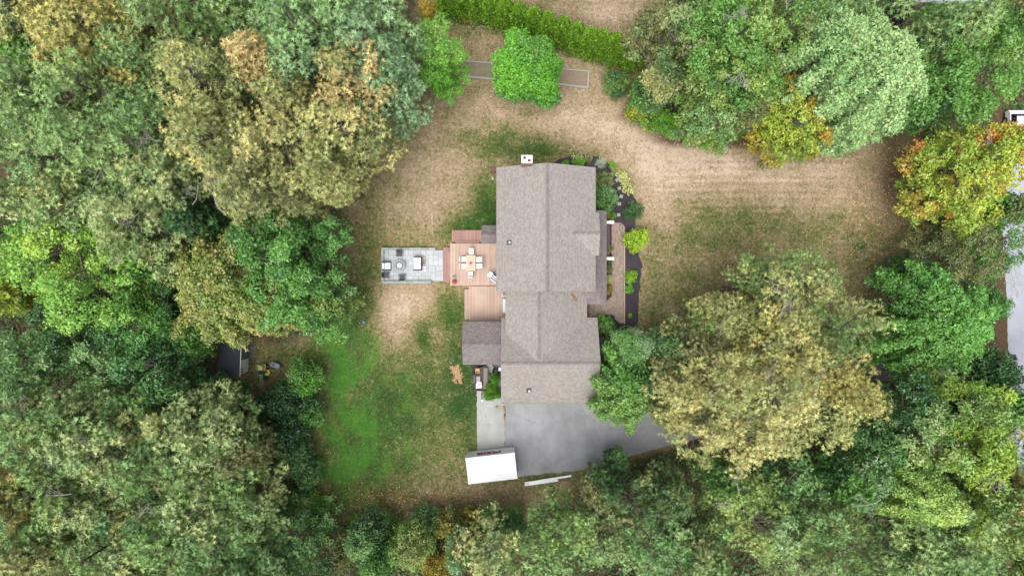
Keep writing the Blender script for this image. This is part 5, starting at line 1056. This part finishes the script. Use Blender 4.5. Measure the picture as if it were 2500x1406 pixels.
for x, y, r, h, p, lb, dd_ in gold: tree(x + 14, y - 26, r, h, 'tuft', p, lb, 'golden_oak', 'tree', 'golden grove right of the garage', leafL=.25, mix=('green' if p == 'olive' else 'olive', .25), dens=1.15, low=.25, dead=dd_)
maple(1640, 850, 42, 9, 'bluedark', 'dull green tree between blue green tree and golden grove', g=SO, low=.1)
maple(1550, 848, 58, 9, 'blue', 'blue green feathery tree at the garage corner', g=None, low=.1, mix=('mid', .4), style='fine', dens=1.3, leafL=.16)
maple(1535, 965, 88, 9.5, 'mid', 'glossy green birch overhanging the garage roof and driveway', g=None, nm='birch_tree', low=.1, mix=('oakgreen', .35), dens=1.2, radial=15, rc=.42)
maple(1590, 940, 45, 8, 'dark', 'dark green tree behind the glossy birch', g=None, low=.05)
# right side
maple(2325, 790, 150, 14, 'rich', 'rich green tree with star shaped branches by the road', g=E_, radial=15, rc=.5, dens=1.2, mix=('mid', .3), low=.2)
maple(2350, 640, 110, 10, 'olivedark', 'dusky green willow like tree by the road', g=E_, nm='willow_tree', style='fine', dens=.8, mix=('mid', .4), low=.05)
maple(2230, 655, 45, 6, 'dark', 'low dusky shrub tree at the lawn side of the willow like tree', g=E_, style='fine', dens=.7, low=.05, nm='shrub_tree')
maple(2440, 590, 75, 10, 'mid', 'thin green tree beside the road below the orange maple', g=E_, style='fine', dens=.9, dead=[(2440, 640, 8, 330, 2.6, .05), (2450, 690, 7, 350, 2.2, .04)])
maple(2485, 505, 48, 9, 'mid', 'green tree crown over the road below the orange maple at the picture edge', g=E_, low=.1, mix=('olivedark', .4))
plant(2432, 745, 42, 5, 'dark', 'dark shrub on the road verge left of the road', mix=('mid', .4), leafL=.16)
plant(2440, 640, 36, 4, 'mid', 'fresh green shrub on the road verge beside the willow like tree', mix=('dark', .4), leafL=.16)
maple(2335, 55, 60, 12, 'oakgreen', 'oak at the top edge beside the grey paving', g=NE, mix=('mid', .4))
maple(2440, 905, 60, 10, 'dark', 'dark green tree at the road corner', g=E_)
maple(2385, 430, 146, 12.5, 'autumn', 'maple turning orange and yellow on the right', g=E_, rc=.55, low=.08, mix=('orange', .02), mixf=4.5, dead=[(2450, 385, 11.5, 165, 2.6, .06), (2490, 400, 11, 150, 2.4, .05)])
maple(2390, 140, 165, 15, 'oakgreen', 'big round green maple in the upper right', g=NE, rc=.7, mix=('mid', .4), low=.1)
maple(2480, 60, 85, 15, 'lime', 'yellow green maple in the top right corner', g=NE, rc=.66, mix=('oakgreen', .4))
maple(2270, 250, 70, 10, 'dark', 'shaded green tree between pale maple and round maple', g=NE, low=.05)
maple(2060, 110, 150, 17, 'pale', 'large silvery pale green maple, left half of the pair', g=NE, radial=8, rc=.52, dens=1.1, low=.25, leafL=.24)
maple(2170, 160, 150, 18, 'pale', 'large silvery pale green maple, right half of the pair', g=NE, radial=9, rc=.52, dens=1.1, low=.25, leafL=.24)
maple(2120, 250, 88, 14, 'pale', 'lower pale green maple reaching over the dry lawn', g=NE, radial=8, rc=.5, dens=1.1, low=.25, leafL=.22)
maple(2480, 348, 68, 12.5, 'autumn', 'orange tipped maple crown at the right edge beside the white car', g=E_, low=.1, mix=('orange', .25), mixf=3.5)
plant(2203, 15, 30, 4, 'purple', 'purple leaved shrub at the top right beside the grey paving', leafL=.2)
maple(1940, 300, 98, 9, 'gold', 'orange gold maple under the pale maple', g=NE, low=.05, mix=('autumn', .5), rc=.5)
maple(1905, 230, 68, 9, 'gold', 'dark gold tree left of the pale maple', g=NE, low=.1, mix=('oakgreen', .4), rc=.45)
maple(1995, 335, 55, 6, 'autumn', 'yellow green low tree at the lawn edge under the pale maple', g=NE, low=.05, mix=('gold', .4), rc=.42)
maple(1800, 90, 135, 17, 'oakgreen', 'oak with bare white branches near the top', g=NE, mix=('mid', .35), dens=1.15, low=.2, dead=[(1850, 62, 16.5, 170, 2.4, .10), (1820, 60, 16.5, 110, 1.6, .06), (1920, 25, 16.5, 80, 1.8, .06), (1815, 175, 15.5, 190, 1.5, .07), (1810, 180, 15.5, 300, 1.4, .05)])
maple(1925, 60, 90, 16, 'oakgreen', 'oak between the white branches and the pale maple', g=NE, mix=('olivedark', .3), low=.2)
maple(1650, 85, 85, 15, 'olivedark', 'dull olive oak at the end of the hedge', g=NE, mix=('grey', .4), low=.15)
maple(1590, 60, 50, 11, 'olivedark', 'dusky tree above the hedge end', g=NE, low=.1)
maple(1730, 190, 90, 15, 'oakgreen', 'green oak in the middle of the upper group', g=NE, low=.15, mix=('olive', .3))
maple(1850, 200, 80, 14, 'oakgreen', 'oak below the bare white branches', g=NE, mix=('mid', .4), low=.15)
maple(1740, 285, 75, 10, 'green', 'grey green rounded tree at the lawn edge', g=NE, mix=('greygreen', .4), low=.1)
maple(1620, 190, 60, 11, 'olive', 'olive tinted tree right of the round shrubs', g=NE, mix=('dark', .5), low=.1)
maple(1588, 215, 42, 6, 'mid', 'fresh green small tree left of the olive tinted one', g=NE, low=.05)
maple(1835, 262, 58, 9, 'olivedark', 'shaded olive tree above the bright ground shrub', g=NE, low=.05)
plant(1510, 198, 32, 3, 'dark', 'round dark green shrub standing alone by the timber edging', mix=('oakgreen', .4), leafL=.14, rc=.38, dens=1.6)
plant(1560, 262, 42, 2.4, 'autumn', 'yellowing shrub at the corner of the dry lawn', mix=('yellow', .4), leafL=.14, rc=.36, dens=1.4)
plant(1592, 285, 34, 2.2, 'yellow', 'golden brown low shrub just below the yellowing shrub', mix=('bright', .4), leafL=.13, rc=.32, dens=1.3)
plant(1640, 300, 36, 2.2, 'bright', 'green yellow low shrub right of the golden brown one', mix=('autumn', .4), leafL=.14, rc=.34, dens=1.5)
plant(1800, 305, 44, 2.6, 'bright', 'bright green spreading shrub at the lawn edge', leafL=.14, rc=.38, dens=1.5)
plant(1735, 330, 36, 2.0, 'bright', 'yellow green shrub left of the spreading one', mix=('autumn', .4), leafL=.14, rc=.34, dens=1.5)
plant(1690, 320, 30, 2.0, 'autumn', 'small yellow green shrub below the rounded grey green tree', leafL=.14, rc=.34, dens=1.5)
# two lawn trees at the top
tree(1068, 128, 84, 10, 'fine', 'bright', 'upright lime green locust tree left of the raised beds', 'locust_tree', 'tree', 'trees on the upper lawn', asp=.80, ang=.1, dens=1.5, leafL=.17, low=.03, rc=.5, mix=('limegreen', .3))
tree(1076, 182, 46, 5, 'fine', 'bright', 'low skirt of light green branches below the lime green locust', 'shrub_tree', 'tree', 'trees on the upper lawn', dens=1.3, leafL=.15, low=.03, rc=.42)
tree(1288, 155, 80, 8, 'leaf', 'mid', 'round fresh green maple on the upper lawn between the raised beds', 'maple_tree', 'tree', 'trees on the upper lawn', low=.03, rc=.44, dens=1.7, nolobe=True, full=1.5, mix=('bright', .5), leafL=.17)
# trees beyond the picture edges (seen only from a step aside)
rr_ = np.random.default_rng(77); ring = []
for i in range(34):
    a = i / 34 * 2 * math.pi; x = 1250 + 1500 * math.cos(a) * 1.02 + rr_.normal(0, 30); y = 703 + 960 * math.sin(a) + rr_.normal(0, 20)
    if 2380 < x and 250 < y < 950: continue
    ring.append((x, y))
src = [o for o in COL.objects if o.name.startswith(('oak_tree', 'pine_tree')) and o.parent is None][:12]
for i, (x, y) in enumerate(ring):
    c = copy_tree(src[i % len(src)]); q = P(x, y, 13); c.location = (q[0], q[1], 0); c.rotation_euler = (0, 0, i * 1.3); c['label'] = 'tree standing just outside the picture frame'; c['group'] = 'trees outside the frame'
# ------------------------------------------------------------------ undergrowth, grass, fallen leaves
rng = np.random.default_rng(91); N = 190000
pts = np.stack([rng.uniform(-54, 54, N), rng.uniform(-32, 32, N)], 1); d_ = sdist(pts)
pxx = pts[:, 0] / S + 1250; pyy = 703 - pts[:, 1] / S
drv = np.array([G(*p) for p in [(1400, 960), (1560, 1000), (1700, 975), (2130, 868), (2470, 870), (2470, 940), (2130, 940), (1600, 1105), (1400, 1165)]]); dr = sdist(pts, drv)
clus = np.sin(pts[:, 0] * .55 + 1) * np.sin(pts[:, 1] * .6 + .4) + .6 * np.sin(pts[:, 0] * 1.3) * np.sin(pts[:, 1] * 1.1 + 2)
ok = (d_ > .5) & (dr > .2) & (clus + rng.normal(0, .5, N) > -1.0) & ~((pxx > 2430) & (pyy > 280) & (pyy < 930)) & ~((pxx > 2120) & (pyy < 10))
ok &= ~((pxx > 520) & (pxx < 660) & (pyy > 790) & (pyy < 960)); pts = pts[ok]; n = len(pts); hh = np.clip(.4 + clus[ok] * .9, .1, 2.2) * rng.uniform(.2, 1, n)
c = np.concatenate([pts, hh[:, None]], 1); nn = nrm(np.array([0, 0, 1.]) + rng.normal(0, .5, (n, 3))); dd = nrm(np.cross(nn, rng.normal(0, 1, (n, 3)))); t = rng.random((n, 1)); t2 = np.clip(clus[ok][:, None] * .5 + .5, 0, 1)
col = (np.array(lin((50, 86, 44), LK)) * (1 - t) + np.array(lin((86, 124, 60), LK)) * t) * (.8 + .4 * t2)
L_ = rng.uniform(.18, .36, n); tag(link('undergrowth', leaf_mesh('undergrowth', c, dd, nn, L_, L_ * .8, col, True)), 'dark green undergrowth covering the forest floor between the trees', 'undergrowth', kind='stuff'); STAT['tri'] += n
# grass blades on the lawn
N = 260000; pts = np.stack([rng.uniform(-28, 41, N), rng.uniform(-25, 29, N)], 1); d_ = sdist(pts); ok = d_ < .6
for x0_, x1_, y0_, y1_ in ((925, 1240, 555, 790), (1205, 1475, 400, 990), (1160, 1240, 870, 1165), (1140, 1265, 1085, 1178), (1430, 1530, 380, 830)):
    a_, b_ = G(x0_, y1_), G(x1_, y0_); ok &= ~((pts[:, 0] > a_[0]) & (pts[:, 0] < b_[0]) & (pts[:, 1] > a_[1]) & (pts[:, 1] < b_[1]))
ok &= sdist(pts, drv) > 0; dw = sdist(pts, np.array([G(*p) for p in [(1232, 960), (1232, 1165), (1262, 1164), (1425, 1146), (1600, 1095), (1600, 980)]])); ok &= dw > .05
bed = sdist(pts, np.array([G(*p) for p in [(1365, 388), (1430, 378), (1490, 402), (1545, 470), (1555, 490), (1545, 580), (1568, 650), (1558, 760), (1556, 800), (1460, 830), (1430, 440)]])); ok &= bed > .03
pts = pts[ok]; n = len(pts); zr2, zl2, zt2 = zones(pts)
def vnoise(p, s, seed):
    r = np.random.default_rng(seed); g = r.random((256, 256)); q = p * s + 1000; i = np.floor(q).astype(int); f = q - i; f = f * f * (3 - 2 * f); a = lambda dx, dy: g[(i[:, 0] + dx) % 256, (i[:, 1] + dy) % 256]
    return (a(0, 0) * (1 - f[:, 0]) + a(1, 0) * f[:, 0]) * (1 - f[:, 1]) + (a(0, 1) * (1 - f[:, 0]) + a(1, 1) * f[:, 0]) * f[:, 1]
tt_ = zr2 + (vnoise(pts, .7, 1) - .5) * .4 + (vnoise(pts, 2.2, 7) - .5) * .85 + (vnoise(pts, 4.6, 2) - .5) * 1.15 + (vnoise(pts, 10.5, 3) - .5) * .7 + rng.normal(0, .12, n)
xs_ = np.array([s for s, _ in GRASS_STOPS]); cs_ = np.array([lin(c, GK) for _, c in GRASS_STOPS]); col = np.stack([np.interp(tt_, xs_, cs_[:, k]) for k in range(3)], 1)
lm = np.clip((zl2 + (vnoise(pts, .8, 5) - .5) * .7 - .2) / .75, 0, 1)[:, None] * .9; gcol = np.array(lin((50, 104, 38), GK)) + (np.array(lin((124, 162, 60), GK)) - np.array(lin((50, 104, 38), GK))) * np.clip(vnoise(pts, 1.7, 9)[:, None] * .7 + rng.random((n, 1)) * .4, 0, 1); col = col * (1 - lm) + gcol * lm
bm_ = np.clip((zt2 - .35) / .5, 0, 1)[:, None] * .8; col = col * (1 - bm_) + np.array(lin((128, 98, 76), GK)) * rng.uniform(.6, 1.3, (n, 1)) * bm_; col *= rng.normal(1, .14, (n, 1))
az = rng.uniform(0, 6.28, n); dd = nrm(np.stack([np.cos(az), np.sin(az), rng.uniform(.15, .7, n)], 1)); nn = nrm(np.array([0, 0, 1.]) + rng.normal(0, .3, (n, 3)))
tag(link('lawn_grass', leaf_mesh('lawn_grass', np.concatenate([pts, np.full((n, 1), .005)], 1), dd, nn, rng.uniform(.08, .19, n), rng.uniform(.03, .06, n), np.clip(col, .004, .9), True)), 'short patchy grass, green in places and dry straw elsewhere', 'grass', kind='stuff'); STAT['tri'] += n
# fallen leaves
N = 2600; sp = [(2150, 470, 110, 170, .45), (1050, 1220, 150, 35, .2), (1950, 600, 250, 70, .08), (1750, 350, 250, 20, .12), (900, 1220, 120, 40, .06), (2140, 720, 60, 140, .09)]
ch_ = rng.choice(len(sp), N, p=[s[4] for s in sp]); sa = np.array(sp)[ch_]; q = np.stack([rng.normal(sa[:, 0], sa[:, 2] * .6), rng.normal(sa[:, 1], sa[:, 3] * .6)], 1); pts = np.stack([(q[:, 0] - 1250) * S, (703 - q[:, 1]) * S], 1); ok = (sdist(pts) < .3); pts = pts[ok]; n = len(pts)
pal_ = np.array([lin(c, .8) for c in ((214, 150, 90), (226, 186, 90), (196, 110, 70), (190, 150, 120), (150, 104, 76), (226, 200, 150))]); col = pal_[rng.integers(0, 6, n)]; nn = nrm(np.array([0, 0, 1.]) + rng.normal(0, .35, (n, 3))); dd = nrm(np.cross(nn, rng.normal(0, 1, (n, 3)))); L_ = rng.uniform(.07, .17, n)
tag(link('fallen_leaves', leaf_mesh('fallen_leaves', np.concatenate([pts, np.full((n, 1), .05)], 1), dd, nn, L_, L_ * .8, col)), 'scattered orange and yellow fallen leaves on the lawn', 'fallen leaves', kind='stuff')
print('TRI', STAT)
